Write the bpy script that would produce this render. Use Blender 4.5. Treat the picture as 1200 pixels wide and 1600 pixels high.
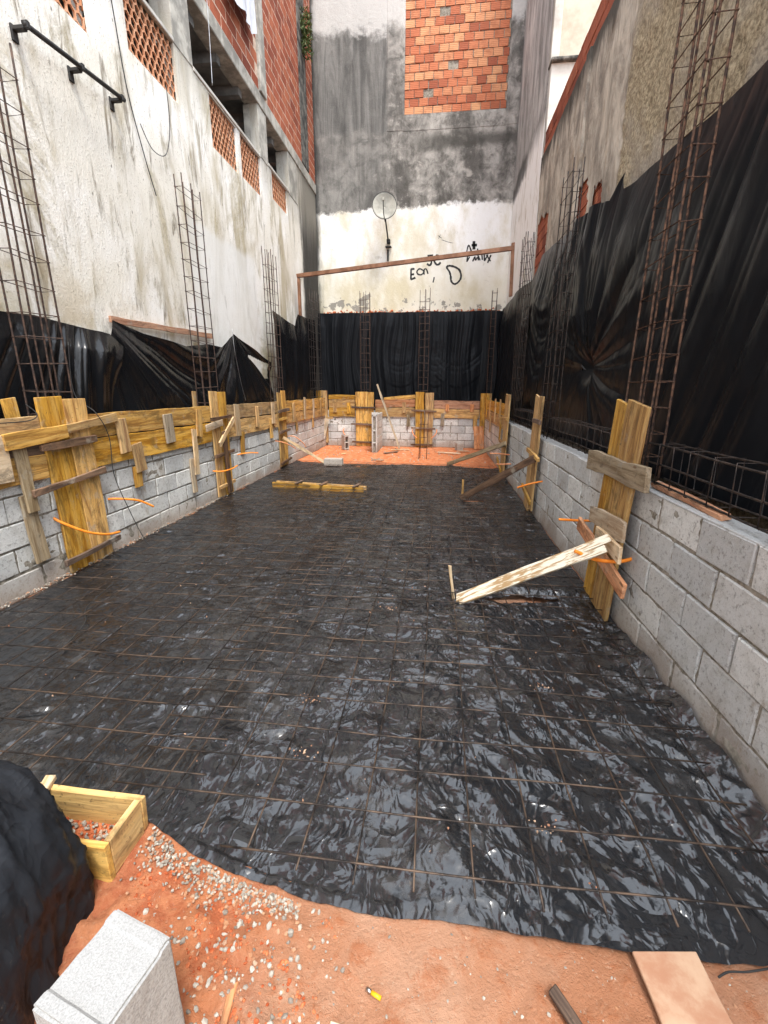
import bpy, bmesh, math, random
import numpy as np
from mathutils import Vector, Matrix
rnd = random.Random(7); rg = np.random.RandomState(11)
for o in list(bpy.data.objects): bpy.data.objects.remove(o)
scn = bpy.context.scene
col = scn.collection
# ---------------------------------------------------------------- camera
cam = bpy.data.objects.new('camera', bpy.data.cameras.new('camera')); col.objects.link(cam)
cd = cam.data; cd.sensor_fit = 'HORIZONTAL'; cd.sensor_width = 36; cd.lens = 36*698.87/1200
cd.clip_start = 0.05; cd.clip_end = 500
PITCH, YAW, ROLL = 0.26862, -0.11523, 0.00309
fw = Vector((math.sin(YAW)*math.cos(PITCH), math.cos(YAW)*math.cos(PITCH), -math.sin(PITCH)))
r0 = Vector((math.cos(YAW), -math.sin(YAW), 0)); u0 = r0.cross(fw)
rt = math.cos(ROLL)*r0+math.sin(ROLL)*u0; up = -math.sin(ROLL)*r0+math.cos(ROLL)*u0
cam.matrix_world = Matrix(((rt.x, up.x, -fw.x, 0), (rt.y, up.y, -fw.y, 0), (rt.z, up.z, -fw.z, 1.6), (0, 0, 0, 1)))
scn.camera = cam
scn.render.resolution_x = 768; scn.render.resolution_y = 1024
# ---------------------------------------------------------------- light
SUN_EL, SUN_AZ = math.radians(64), math.radians(152)      # azimuth clockwise from +Y: behind the camera
w = bpy.data.worlds.new('World'); scn.world = w; w.use_nodes = True
wn = w.node_tree.nodes; wl = w.node_tree.links
bg = wn['Background']; sky = wn.new('ShaderNodeTexSky'); sky.sky_type = 'NISHITA'; sky.sun_disc = False
sky.sun_elevation = SUN_EL; sky.sun_rotation = SUN_AZ; sky.air_density = 1.0; sky.dust_density = 3.0
hs = wn.new('ShaderNodeHueSaturation'); hs.inputs['Saturation'].default_value = 0.72
wl.new(sky.outputs[0], hs.inputs['Color']); cl = wn.new('ShaderNodeMix'); cl.data_type = 'RGBA'; cl.inputs[0].default_value = .7; cl.inputs[7].default_value = (8.6, 9.25, 10.1, 1)   # even cloud layer over the clear sky
wl.new(hs.outputs[0], cl.inputs[6]); wl.new(cl.outputs[2], bg.inputs[0]); bg.inputs[1].default_value = 0.15
sl = bpy.data.lights.new('sun', 'SUN'); sl.energy = 1.7; sl.angle = math.radians(16); sl.color = (1, .96, .9)
so = bpy.data.objects.new('sun', sl); col.objects.link(so)
sd = Vector((math.sin(SUN_AZ)*math.cos(SUN_EL), math.cos(SUN_AZ)*math.cos(SUN_EL), math.sin(SUN_EL)))
so.rotation_euler = sd.to_track_quat('Z', 'Y').to_euler()
scn.view_settings.view_transform = 'Standard'; scn.view_settings.look = 'None'
scn.view_settings.exposure = 1.5; scn.view_settings.gamma = 1

# ---------------------------------------------------------------- numpy noise
_P = rg.permutation(256); _P = np.concatenate([_P, _P, _P])
_G = rg.uniform(-1, 1, (256, 3)); _G /= np.linalg.norm(_G, axis=1)[:, None]
def pn(x, y, z=0.0):
    x, y, z = np.broadcast_arrays(np.asarray(x, float), np.asarray(y, float), np.asarray(z, float))
    xi, yi, zi = np.floor(x).astype(int), np.floor(y).astype(int), np.floor(z).astype(int)
    xf, yf, zf = x-xi, y-yi, z-zi
    f = lambda t: t*t*t*(t*(t*6-15)+10)
    u, v, ww = f(xf), f(yf), f(zf); r = 0
    for dx in (0, 1):
        for dy in (0, 1):
            for dz in (0, 1):
                h = _P[_P[_P[(xi+dx) & 255]+((yi+dy) & 255)]+((zi+dz) & 255)]
                g = _G[h]
                d = g[..., 0]*(xf-dx)+g[..., 1]*(yf-dy)+g[..., 2]*(zf-dz)
                r = r+d*(u if dx else 1-u)*(v if dy else 1-v)*(ww if dz else 1-ww)
    return r*1.6
def fbm(x, y, z=0., n=4):
    a = 1; r = 0
    for i in range(n): r = r+a*pn(x*2**i, y*2**i, z+i*7.3); a *= .5
    return r
def ridge(x, y, z=0., p=1.0): return (1-np.abs(np.clip(pn(x, y, z), -1, 1)))**p

# ---------------------------------------------------------------- materials
class NT:
    def __init__(s, name):
        s.m = bpy.data.materials.new(name); s.m.use_nodes = True
        s.t = s.m.node_tree; s.b = s.t.nodes['Principled BSDF']
    def n(s, t, **k):
        o = s.t.nodes.new(t)
        for a, b in k.items(): setattr(o, a, b)
        return o
    def put(s, inp, v):
        if isinstance(v, bpy.types.NodeSocket): s.t.links.new(v, inp)
        elif v is not None:
            if inp.type == 'RGBA' and len(v) == 3: v = (*v, 1)
            inp.default_value = v
    def co(s, kind='Object'): return s.n('ShaderNodeTexCoord').outputs[kind]
    def map(s, v, scale=(1, 1, 1), loc=(0, 0, 0), rot=(0, 0, 0)):
        o = s.n('ShaderNodeMapping'); s.put(o.inputs[0], v)
        o.inputs['Scale'].default_value = scale; o.inputs['Location'].default_value = loc; o.inputs['Rotation'].default_value = rot
        return o.outputs[0]
    def noise(s, v, scale, detail=5, rough=.55, dist=0, ridged=False):
        o = s.n('ShaderNodeTexNoise')
        if ridged: o.noise_type = 'RIDGED_MULTIFRACTAL'
        s.put(o.inputs['Vector'], v); o.inputs['Scale'].default_value = scale
        o.inputs['Detail'].default_value = detail; o.inputs['Roughness'].default_value = rough; o.inputs['Distortion'].default_value = dist
        return o.outputs[0]
    def vor(s, v, scale, feat='F1', out='Distance', rand=1):
        o = s.n('ShaderNodeTexVoronoi', feature=feat); s.put(o.inputs['Vector'], v); o.inputs['Scale'].default_value = scale
        o.inputs['Randomness'].default_value = rand
        return o.outputs[out]
    def ramp(s, f, *st):
        o = s.n('ShaderNodeValToRGB'); s.put(o.inputs[0], f); e = o.color_ramp.elements
        while len(e) < len(st): e.new(.5)
        for i, (p, c) in enumerate(st):
            e[i].position = p; e[i].color = (*c, 1) if hasattr(c, '__len__') else (c, c, c, 1)
        return o.outputs[0]
    def mix(s, f, a, b, mode='MIX'):
        o = s.n('ShaderNodeMix', data_type='RGBA', blend_type=mode); s.put(o.inputs[0], f); s.put(o.inputs[6], a); s.put(o.inputs[7], b)
        return o.outputs[2]
    def ma(s, op, a, b=None, clamp=False):
        o = s.n('ShaderNodeMath', operation=op, use_clamp=clamp); s.put(o.inputs[0], a); s.put(o.inputs[1], b)
        return o.outputs[0]
    def sep(s, v):
        o = s.n('ShaderNodeSeparateXYZ'); s.put(o.inputs[0], v); return o.outputs
    def rng(s, v, a, b, c=0., d=1.):
        o = s.n('ShaderNodeMapRange', interpolation_type='SMOOTHSTEP'); s.put(o.inputs[0], v)
        for i, q in enumerate((a, b, c, d)): o.inputs[i+1].default_value = q
        return o.outputs[0]
    def bump(s, h, st=.5, dist=.01, nrm=None):
        o = s.n('ShaderNodeBump'); o.inputs['Strength'].default_value = st; o.inputs['Distance'].default_value = dist
        s.put(o.inputs['Height'], h)
        if nrm: s.put(o.inputs['Normal'], nrm)
        return o.outputs[0]
    def attr(s, name): return s.n('ShaderNodeAttribute', attribute_name=name).outputs['Fac']
    def orand(s): return s.n('ShaderNodeObjectInfo').outputs['Random']
    def fin(s, c=None, r=.8, nrm=None, metal=None, spec=None):
        s.put(s.b.inputs['Base Color'], c); s.put(s.b.inputs['Roughness'], r)
        if nrm: s.put(s.b.inputs['Normal'], nrm)
        if metal is not None: s.put(s.b.inputs['Metallic'], metal)
        if spec is not None: s.put(s.b.inputs['Specular IOR Level'], spec)
        return s.m
M = {}
def wood(name, base, dark, light, grey=0.0):
    t = NT(name); v = t.co(); rv = t.orand()
    off = t.n('ShaderNodeVectorMath', operation='ADD'); t.put(off.inputs[0], v)
    cx = t.n('ShaderNodeCombineXYZ')
    for i, k in enumerate((37.0, 11.0, 23.0)): t.put(cx.inputs[i], t.ma('MULTIPLY', rv, k))
    t.put(off.inputs[1], cx.outputs[0]); v2 = off.outputs[0]
    g = t.noise(t.map(v2, (1.0, 9, 9)), 1.7, 8, .68, 1.6)
    g2 = t.noise(t.map(v2, (2.0, 55, 55)), 1.0, 5, .7, .6)
    wv = t.n('ShaderNodeTexWave', wave_type='RINGS', rings_direction='X'); t.put(wv.inputs[0], t.map(v2, (.35, 3.0, 3.0)))
    wv.inputs['Scale'].default_value = 1.8; wv.inputs['Distortion'].default_value = 9; wv.inputs['Detail'].default_value = 5; wv.inputs['Detail Roughness'].default_value = .7
    c = t.mix(t.rng(g, .38, .60), dark, base)
    c = t.mix(t.rng(wv.outputs['Fac'], .45, 1, 0, .35), c, light)
    c = t.mix(t.rng(g2, .50, .72, 0, .6), c, tuple(x*.6 for x in dark))
    st = t.noise(t.map(v2, (1, 2.5, 2.5)), 2.6, 8, .72, .8)
    c = t.mix(t.rng(st, .50, .64, 0, .8), c, tuple(x*.30+.01 for x in base))
    sp_ = t.noise(v2, 38, 4, .75); c = t.mix(t.rng(sp_, .60, .68, 0, .6), c, (.05, .035, .02))
    c = t.mix(t.rng(t.noise(v2, 5, 6, .7), .56, .68, 0, .5+grey), c, (.38, .34, .27))
    hsv = t.n('ShaderNodeHueSaturation'); t.put(hsv.inputs['Color'], c)
    t.put(hsv.inputs['Value'], t.rng(rv, 0, 1, .72, 1.15)); t.put(hsv.inputs['Saturation'], t.rng(t.ma('FRACT', t.ma('MULTIPLY', rv, 7.7)), 0, 1, .80, 1.05))
    kn = t.vor(t.map(v2, (2.2, 7, 7)), 1.0)
    c = t.mix(t.rng(kn, .04, .09, .75, 0), hsv.outputs[0], (.12, .05, .02))
    return t.fin(c, .75, t.bump(t.ma('ADD', g2, g), .55, .004), spec=.25)
M['wood'] = wood('form_wood', (.60, .33, .065), (.30, .135, .022), (.72, .47, .15))
M['wood_new'] = wood('fresh_form_wood', (.70, .42, .09), (.50, .26, .05), (.78, .55, .18))
M['wood_grey'] = wood('weathered_wood', (.40, .31, .19), (.22, .15, .08), (.5, .42, .3), .3)
M['wood_pale'] = wood('pale_wood', (.62, .46, .28), (.42, .26, .12), (.72, .6, .42), .1)
M['wood_dark'] = wood('dark_wood', (.17, .095, .055), (.07, .04, .025), (.25, .16, .1))
M['wood_red'] = wood('reddish_wood', (.58, .25, .10), (.34, .12, .04), (.66, .38, .2))
def peel():
    t = NT('peeled_white_wood'); v = t.co()
    n = t.noise(t.map(v, (4, 30, 30)), 1.5, 6, .7, .6)
    c = t.mix(t.rng(n, .47, .56), (.35, .22, .10), (.72, .66, .52))
    return t.fin(c, .7, t.bump(n, .6, .004))
M['peel'] = peel()
def concrete_block():
    t = NT('concrete_block'); v = t.co(); r = t.attr('rnd')
    f = t.noise(v, 150, 4, .8); m = t.noise(v, 9, 8, .72); l = t.noise(v, 1.1, 5, .65); pz = t.noise(v, 34, 5, .75)
    c = t.ramp(r, (0, (.47, .475, .465)), (.5, (.57, .57, .55)), (1, (.70, .695, .66)))
    c = t.mix(t.rng(m, .46, .68, 0, .5), c, (.34, .32, .28))
    c = t.mix(t.rng(l, .50, .66, 0, .6), c, (.56, .545, .50))
    c = t.mix(t.rng(pz, .52, .66, 0, .6), c, (.15, .14, .125)); c = t.mix(t.rng(f, .55, .68, 0, .6), c, (.12, .115, .105))
    c = t.mix(t.rng(f, .42, .30, 0, .5), c, (.66, .645, .61))
    c = t.mix(t.rng(t.noise(t.map(v, (1, 1, .5)), 3.3, 6, .7, .4), .60, .68, 0, .6), c, (.30, .235, .165))
    z = t.sep(v)[2]
    k = t.ma('ADD', z, t.ma('MULTIPLY', t.noise(v, 2.2, 4), .5))
    c = t.mix(t.rng(k, .28, .55, .6, 0), c, (.25, .17, .11))
    return t.fin(c, .92, t.bump(t.ma('ADD', t.ma('MULTIPLY', f, .8), t.ma('ADD', m, pz)), .9, .007), spec=.2)
M['block'] = concrete_block()
def mortar(name='mortar', a=(.30, .27, .22), b=(.17, .145, .115)):
    t = NT(name); v = t.co(); m = t.noise(v, 26, 6, .7); l = t.noise(v, 2.5, 3)
    c = t.mix(t.rng(m, .35, .65), b, a); c = t.mix(t.rng(l, .5, .7, 0, .5), c, (.40, .37, .32))
    return t.fin(c, .95, t.bump(m, 1, .012), spec=.15)
M['mortar'] = mortar(a=(.33, .30, .25), b=(.15, .13, .10)); M['mortar_pale'] = mortar('pale_mortar', (.62, .5, .4), (.42, .3, .22))
def clay(name, a, b, dk):
    t = NT(name); v = t.co(); r = t.attr('rnd'); z = t.sep(v)[2]
    c = t.ramp(r, (0, dk), (.3, a), (.75, b), (1, tuple(min(1, q*1.08) for q in (b[0], b[1]*1.12, b[2]*1.1))))
    n = t.noise(v, 5, 5, .6); c = t.mix(t.rng(n, .45, .72, 0, .5), c, tuple(x*.55 for x in a))
    g = t.ma('FRACT', t.ma('MULTIPLY', z, 5*1/.192)); g = t.ma('ABSOLUTE', t.ma('SUBTRACT', g, .5))
    c = t.mix(t.rng(g, .38, .47, 0, .55), c, dk)
    return t.fin(c, .88, t.bump(t.ma('ADD', t.ma('MULTIPLY', t.rng(g, .3, .48), -1), n), .6, .012), spec=.2)
M['clay'] = clay('clay_block', (.50, .17, .085), (.58, .27, .14), (.30, .09, .05))
M['clay_red'] = clay('red_clay_block', (.29, .08, .042), (.35, .105, .055), (.17, .045, .028))
def lattice():
    t = NT('clay_lattice'); v = t.co(); n = t.noise(v, 9, 4)
    return t.fin(t.mix(t.rng(n, .35, .7), (.50, .22, .11), (.62, .34, .20)), .9, t.bump(n, .4, .006))
M['lattice'] = lattice()

def plaster_left():
    t = NT('stained_white_plaster'); v = t.co(); s = t.sep(v); z = s[2]; y = s[1]
    vs = t.map(v, (1, 1, .28))
    a = t.noise(vs, 1.1, 8, .62, .6); b = t.noise(vs, 3.3, 8, .68, .4); f = t.noise(v, 45, 5, .75)
    c = t.mix(t.rng(t.noise(v, .9, 5, .6), .38, .66), (.72, .685, .60), (.84, .825, .785))
    c = t.mix(t.rng(a, .50, .64, 0, .8), c, (.40, .34, .22))
    c = t.mix(t.rng(b, .53, .68, 0, .75), c, (.27, .225, .14))
    c = t.mix(t.rng(t.noise(t.map(v, (1, 1, .16), (0, 3, 0)), 6, 7, .7, .8), .56, .70, 0, .85), c, (.15, .12, .08))
    # yellow-brown damp near the foot
    lo = t.ma('MULTIPLY', t.rng(z, 3.1, 2.0), t.rng(t.noise(v, 2.1, 5, .6), .42, .62)); c = t.mix(t.ma('MULTIPLY', lo, .7), c, (.42, .31, .15))
    # bare patches and specks
    c = t.mix(t.rng(f, .58, .66, 0, .75), c, (.20, .17, .12))
    sp = t.vor(t.map(v, (1, 1, .5)), 5.5); c = t.mix(t.rng(sp, .03, .07, .75, 0), c, (.12, .10, .075))
    big = t.noise(t.map(v, (1, 1, .55), (5, 2, 1)), .75, 8, .74, .7); c = t.mix(t.rng(big, .53, .64, 0, .7), c, t.mix(t.rng(t.noise(v, 13, 6, .8), .4, .62), (.47, .41, .27), (.24, .20, .12)))
    # repaired pale panel
    py = t.ma('MULTIPLY', t.rng(y, 6.85, 6.95), t.rng(y, 9.45, 9.3)); pz = t.rng(t.ma('ADD', z, t.ma('MULTIPLY', t.noise(v, 1.5), .35)), 4.25, 4.1)
    c = t.mix(t.ma('MULTIPLY', t.ma('MULTIPLY', py, pz), .65), c, (.72, .72, .69))
    # black mould in the back corner and running down below the openings
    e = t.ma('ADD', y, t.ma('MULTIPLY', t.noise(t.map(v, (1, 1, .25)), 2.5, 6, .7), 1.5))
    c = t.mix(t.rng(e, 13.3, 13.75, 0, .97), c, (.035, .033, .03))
    zz = t.ma('ADD', z, t.ma('MULTIPLY', t.noise(t.map(v, (1, 1, .1)), 4, 5, .7), 1.6))
    c = t.mix(t.rng(zz, 6.0, 7.2, 0, .75), c, (.26, .24, .20))
    h = t.ma('ADD', t.ma('MULTIPLY', f, .5), t.ma('ADD', a, b))
    return t.fin(c, .93, t.bump(h, .8, .02), spec=.15)
M['plL'] = plaster_left()
def plaster_back():
    t = NT('grey_and_white_plaster'); v = t.co(); s = t.sep(v); z = s[2]; x = s[0]
    wob = t.noise(v, 1.6, 7, .7, .3); f = t.noise(v, 40, 4, .7)
    bz = t.ma('ADD', z, t.ma('ADD', t.ma('MULTIPLY', wob, .55), t.ma('MULTIPLY', x, -.03)))
    up_ = t.rng(t.ma('ADD', bz, t.ma('MULTIPLY', t.noise(v, 9, 6, .75), .35)), 6.92, 7.06)
    white = t.mix(t.rng(t.noise(t.map(v, (1, 1, .5)), 1.5, 7, .65), .40, .68), (.84, .835, .81), (.62, .57, .45))
    white = t.mix(t.rng(z, 5.6, 4.3, 0, .45), white, (.55, .49, .30))
    white = t.mix(t.rng(t.noise(v, 4, 6, .7, .5), .60, .74, 0, .6), white, (.30, .26, .19))
    pe = t.ma('ADD', t.noise(v, 2.3, 7, .62, .3), t.rng(z, 4.7, 3.9, -.20, .03))
    white = t.mix(t.rng(pe, .555, .565, 0, .95), white, (.27, .255, .22))
    g = t.noise(t.map(v, (1, 1, .35)), 1.2, 8, .65, .5); g2 = t.noise(v, 3.5, 8, .7, .4)
    grey = t.mix(t.rng(g, .36, .64), (.11, .103, .093), (.38, .36, .325))
    grey = t.mix(t.rng(g2, .45, .66, 0, .75), grey, (.06, .057, .05))
    grey = t.mix(t.rng(g2, .47, .33, 0, .6), grey, (.50, .47, .42))
    # the left half is darker with rain streaks
    st = t.noise(t.map(v, (3, 3, .35)), 1.0, 8, .72, .8)
    lf = t.ma('MAXIMUM', t.ma('MULTIPLY', t.rng(t.ma('ADD', x, t.ma('MULTIPLY', wob, .10)), -1.50, -1.60), t.rng(t.ma('ADD', z, t.ma('MULTIPLY', wob, .6)), 8.3, 8.7, 0, .9)), t.rng(t.ma('ADD', x, t.ma('MULTIPLY', t.noise(v, 2.2, 7, .7), 2.2)), .1, -.9, 0, .6))
    grey = t.mix(lf, grey, t.mix(t.rng(st, .35, .7), (.07, .07, .066), (.22, .215, .20)))
    # dark belt under the beam
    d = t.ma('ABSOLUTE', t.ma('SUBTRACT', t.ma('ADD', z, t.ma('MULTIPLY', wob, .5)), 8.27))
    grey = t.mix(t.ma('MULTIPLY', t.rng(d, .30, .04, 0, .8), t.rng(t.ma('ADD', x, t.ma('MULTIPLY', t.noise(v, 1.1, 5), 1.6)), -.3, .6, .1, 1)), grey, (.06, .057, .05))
    # whitish efflorescence at the very top left
    tp = t.ma('ADD', z, t.ma('MULTIPLY', t.noise(v, 2.4, 7, .7), 1.2)); grey = t.mix(t.rng(tp, 11.0, 11.3, 0, .75), grey, (.55, .54, .51))
    c = t.mix(up_, white, grey)
    # black mould in the left corner
    e = t.ma('ADD', x, t.ma('MULTIPLY', t.noise(t.map(v, (2, 2, .3)), 1.6, 6, .7), .5)); c = t.mix(t.rng(e, -3.18, -3.38, 0, .93), c, (.03, .03, .028))
    return t.fin(c, .93, t.bump(t.ma('ADD', t.ma('ADD', g2, wob), t.ma('MULTIPLY', f, .4)), .8, .02), spec=.15)
M['plB'] = plaster_back()
def plaster_far_right():
    t = NT('streaked_grey_plaster'); v = t.co(); s = t.sep(v); z = s[2]
    st = t.noise(t.map(v, (1, 1.5, .5), rot=(.4, 0, 0)), 1.5, 10, .76, .6); wob = t.noise(v, 1.3, 6, .65)
    grey = t.mix(t.rng(st, .35, .68), (.20, .195, .185), (.56, .55, .52))
    white = t.mix(t.rng(t.noise(t.map(v, (1, 1.6, .5)), 1.6, 9, .76, .6), .50, .70), (.86, .855, .83), (.45, .40, .31))
    k = t.ma('ADD', z, t.ma('MULTIPLY', wob, .9))
    c = t.mix(t.rng(k, 6.9, 7.25), white, grey)
    d = t.ma('ABSOLUTE', t.ma('SUBTRACT', k, 7.1)); c = t.mix(t.ma('MULTIPLY', t.rng(d, .34, .1), t.rng(s[1], 12.0, 12.6, .25, .85)), c, (.05, .05, .048))
    return t.fin(c, .92, t.bump(t.ma('ADD', st, wob), .6, .015), spec=.15)
M['plF'] = plaster_far_right()
def plaster_right():
    t = NT('rough_tan_plaster'); v = t.co(); s = t.sep(v); y = s[1]; z = s[2]
    f = t.noise(t.map(v, (1, 1, 1)), 30, 8, .75, .3); m = t.noise(t.map(v, (1, 1.4, .5), rot=(.55, 0, 0)), 3, 7, .68, .5); l = t.noise(v, .9, 5, .6)
    tan = t.mix(t.rng(f, .36, .64), (.20, .155, .095), (.62, .52, .35)); tan = t.mix(t.rng(l, .42, .64, 0, .6), tan, (.42, .38, .33))
    st = t.noise(t.map(v, (1, 1.7, .75), rot=(.35, 0, 0)), 1.7, 10, .76, .6)
    sm = t.mix(t.rng(st, .34, .68), (.20, .175, .145), (.60, .545, .45)); sm = t.mix(t.rng(m, .55, .75, 0, .6), sm, (.36, .24, .13))
    yy = t.ma('ADD', y, t.ma('MULTIPLY', t.noise(v, 3, 6, .7), .18))
    smf = t.rng(yy, 5.86, 5.92)
    c = t.mix(smf, tan, sm)
    zz = t.ma('ADD', z, t.ma('MULTIPLY', m, .9)); c = t.mix(t.rng(zz, 5.9, 6.3, 0, .9), c, (.05, .048, .042))
    c = t.mix(t.rng(t.noise(t.map(v, (1, .8, 3), rot=(.6, 0, 0)), 1.6, 5, .6, .5), .685, .70, 0, .9), c, (.03, .028, .024))
    h = t.mix(smf, t.ma('ADD', f, m), t.ma('MULTIPLY', t.ma('ADD', st, m), .6))
    return t.fin(c, .95, t.bump(h, 1, .035), spec=.1)
M['plR'] = plaster_right()
def simple(name, a, b, sc=6, r=.85, bs=.4, bd=.006, metal=0, spec=.3, detail=5, lo=.38, hi=.64):
    t = NT(name); v = t.co(); n = t.noise(v, sc, detail, .65)
    return t.fin(t.mix(t.rng(n, lo, hi), a, b), r, t.bump(n, bs, bd), metal, spec)
M['beige'] = simple('beige_render', (.44, .40, .32), (.33, .29, .22), 1.6)
M['paleend'] = simple('pale_render', (.50, .485, .44), (.33, .31, .27), 1.6)
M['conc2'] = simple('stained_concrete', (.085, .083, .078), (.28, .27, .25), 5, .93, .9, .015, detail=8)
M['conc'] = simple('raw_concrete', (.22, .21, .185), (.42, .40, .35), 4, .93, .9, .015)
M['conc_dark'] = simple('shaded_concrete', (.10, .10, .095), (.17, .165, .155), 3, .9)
M['rust'] = simple('rusty_bar', (.035, .025, .022), (.10, .06, .042), 25, .7, .5, .001, .3)
M['rust_red'] = simple('red_rusty_bar', (.035, .024, .020), (.17, .095, .06), 22, .75, .5, .001, .2)
M['steel'] = simple('dark_steel_bar', (.02, .019, .019), (.08, .06, .05), 25, .5, .5, .001, .6)
M['mesh'] = simple('mesh_wire', (.018, .015, .014), (.115, .078, .055), 9, .55, .3, .001, .5)
M['frame'] = simple('brown_painted_steel', (.16, .075, .04), (.26, .13, .075), 6, .55, .3, .001, .2)
M['hose'] = simple('orange_conduit', (.80, .22, .02), (.88, .30, .04), 8, .38, .1, .001)
M['hose_pale'] = simple('faded_orange_conduit', (.62, .22, .09), (.75, .34, .17), 8, .45, .1, .001)
M['black'] = simple('black_rubber', (.018, .018, .018), (.035, .033, .03), 8, .6)
M['ink'] = simple('black_spray_paint', (.015, .015, .015), (.04, .04, .04), 8, .7)
M['dish'] = simple('dish_enamel', (.24, .235, .20), (.36, .35, .30), 4, .5)
M['cloth'] = simple('grey_cloth', (.42, .44, .48), (.52, .54, .58), 3, .8)
M['white'] = simple('block_top', (.24, .24, .235), (.34, .34, .335), 260, .9, .7, .003, detail=6, lo=.3, hi=.6)  # tone of the near block's top face, separate from its sides
M['blk_side'] = simple('block_side', (.25, .245, .225), (.40, .39, .36), 190, .93, .8, .004, detail=6, lo=.3, hi=.6)
M['stone'] = simple('grey_gravel', (.27, .27, .25), (.58, .57, .53), 14, .85, .5, .003)
M['ply'] = simple('stained_plywood', (.34, .17, .10), (.44, .29, .19), 7, .8, .4, .003, detail=8)
M['debris'] = simple('brick_crumb', (.26, .10, .05), (.45, .30, .20), 20)
M['leaf'] = simple('leaf', (.05, .09, .025), (.12, .15, .05), 9, .6)
M['yellow'] = simple('yellow_plastic', (.75, .33, .01), (.8, .4, .02), 9, .35)
M['metal'] = simple('plain_metal', (.4, .4, .4), (.6, .6, .6), 9, .3, metal=1)
def soil():
    t = NT('red_earth'); v = t.co(); s = t.sep(v); y = s[1]; x = s[0]
    l = t.noise(v, 1.7, 6, .6, .3); m = t.noise(v, 9, 8, .7, .3); f = t.noise(v, 90, 5, .75)
    c = t.mix(t.rng(l, .38, .66), (.38, .17, .09), (.44, .255, .165))
    c = t.mix(t.rng(m, .50, .64, 0, .6), c, (.33, .10, .035))
    c = t.mix(t.rng(t.noise(v, 4.5, 6, .65), .56, .72, 0, .55), c, (.46, .33, .23))
    far = t.rng(y, 5, 9); c = t.mix(t.ma('MULTIPLY', far, .8), c, t.mix(t.rng(m, .42, .62), (.46, .115, .03), (.60, .25, .12)))
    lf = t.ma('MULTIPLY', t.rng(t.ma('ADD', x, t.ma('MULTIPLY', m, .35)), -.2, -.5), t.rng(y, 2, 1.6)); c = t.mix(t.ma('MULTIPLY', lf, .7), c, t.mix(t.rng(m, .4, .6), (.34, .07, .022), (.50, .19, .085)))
    c = t.mix(t.rng(f, .58, .70, 0, .5), c, (.30, .09, .035)); c = t.mix(t.rng(f, .42, .32, 0, .4), c, (.56, .42, .30))
    c = t.mix(t.rng(t.noise(v, 2.6, 8, .7, .6), .55, .68, 0, .5), c, (.24, .10, .045))
    return t.fin(c, .95, t.bump(t.ma('ADD', t.ma('MULTIPLY', f, .45), m), 1, .022), spec=.15)
M['soil'] = soil()
M['clod'] = simple('red_clod', (.30, .06, .018), (.52, .17, .07), 30, .95, .8, .004)
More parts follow.
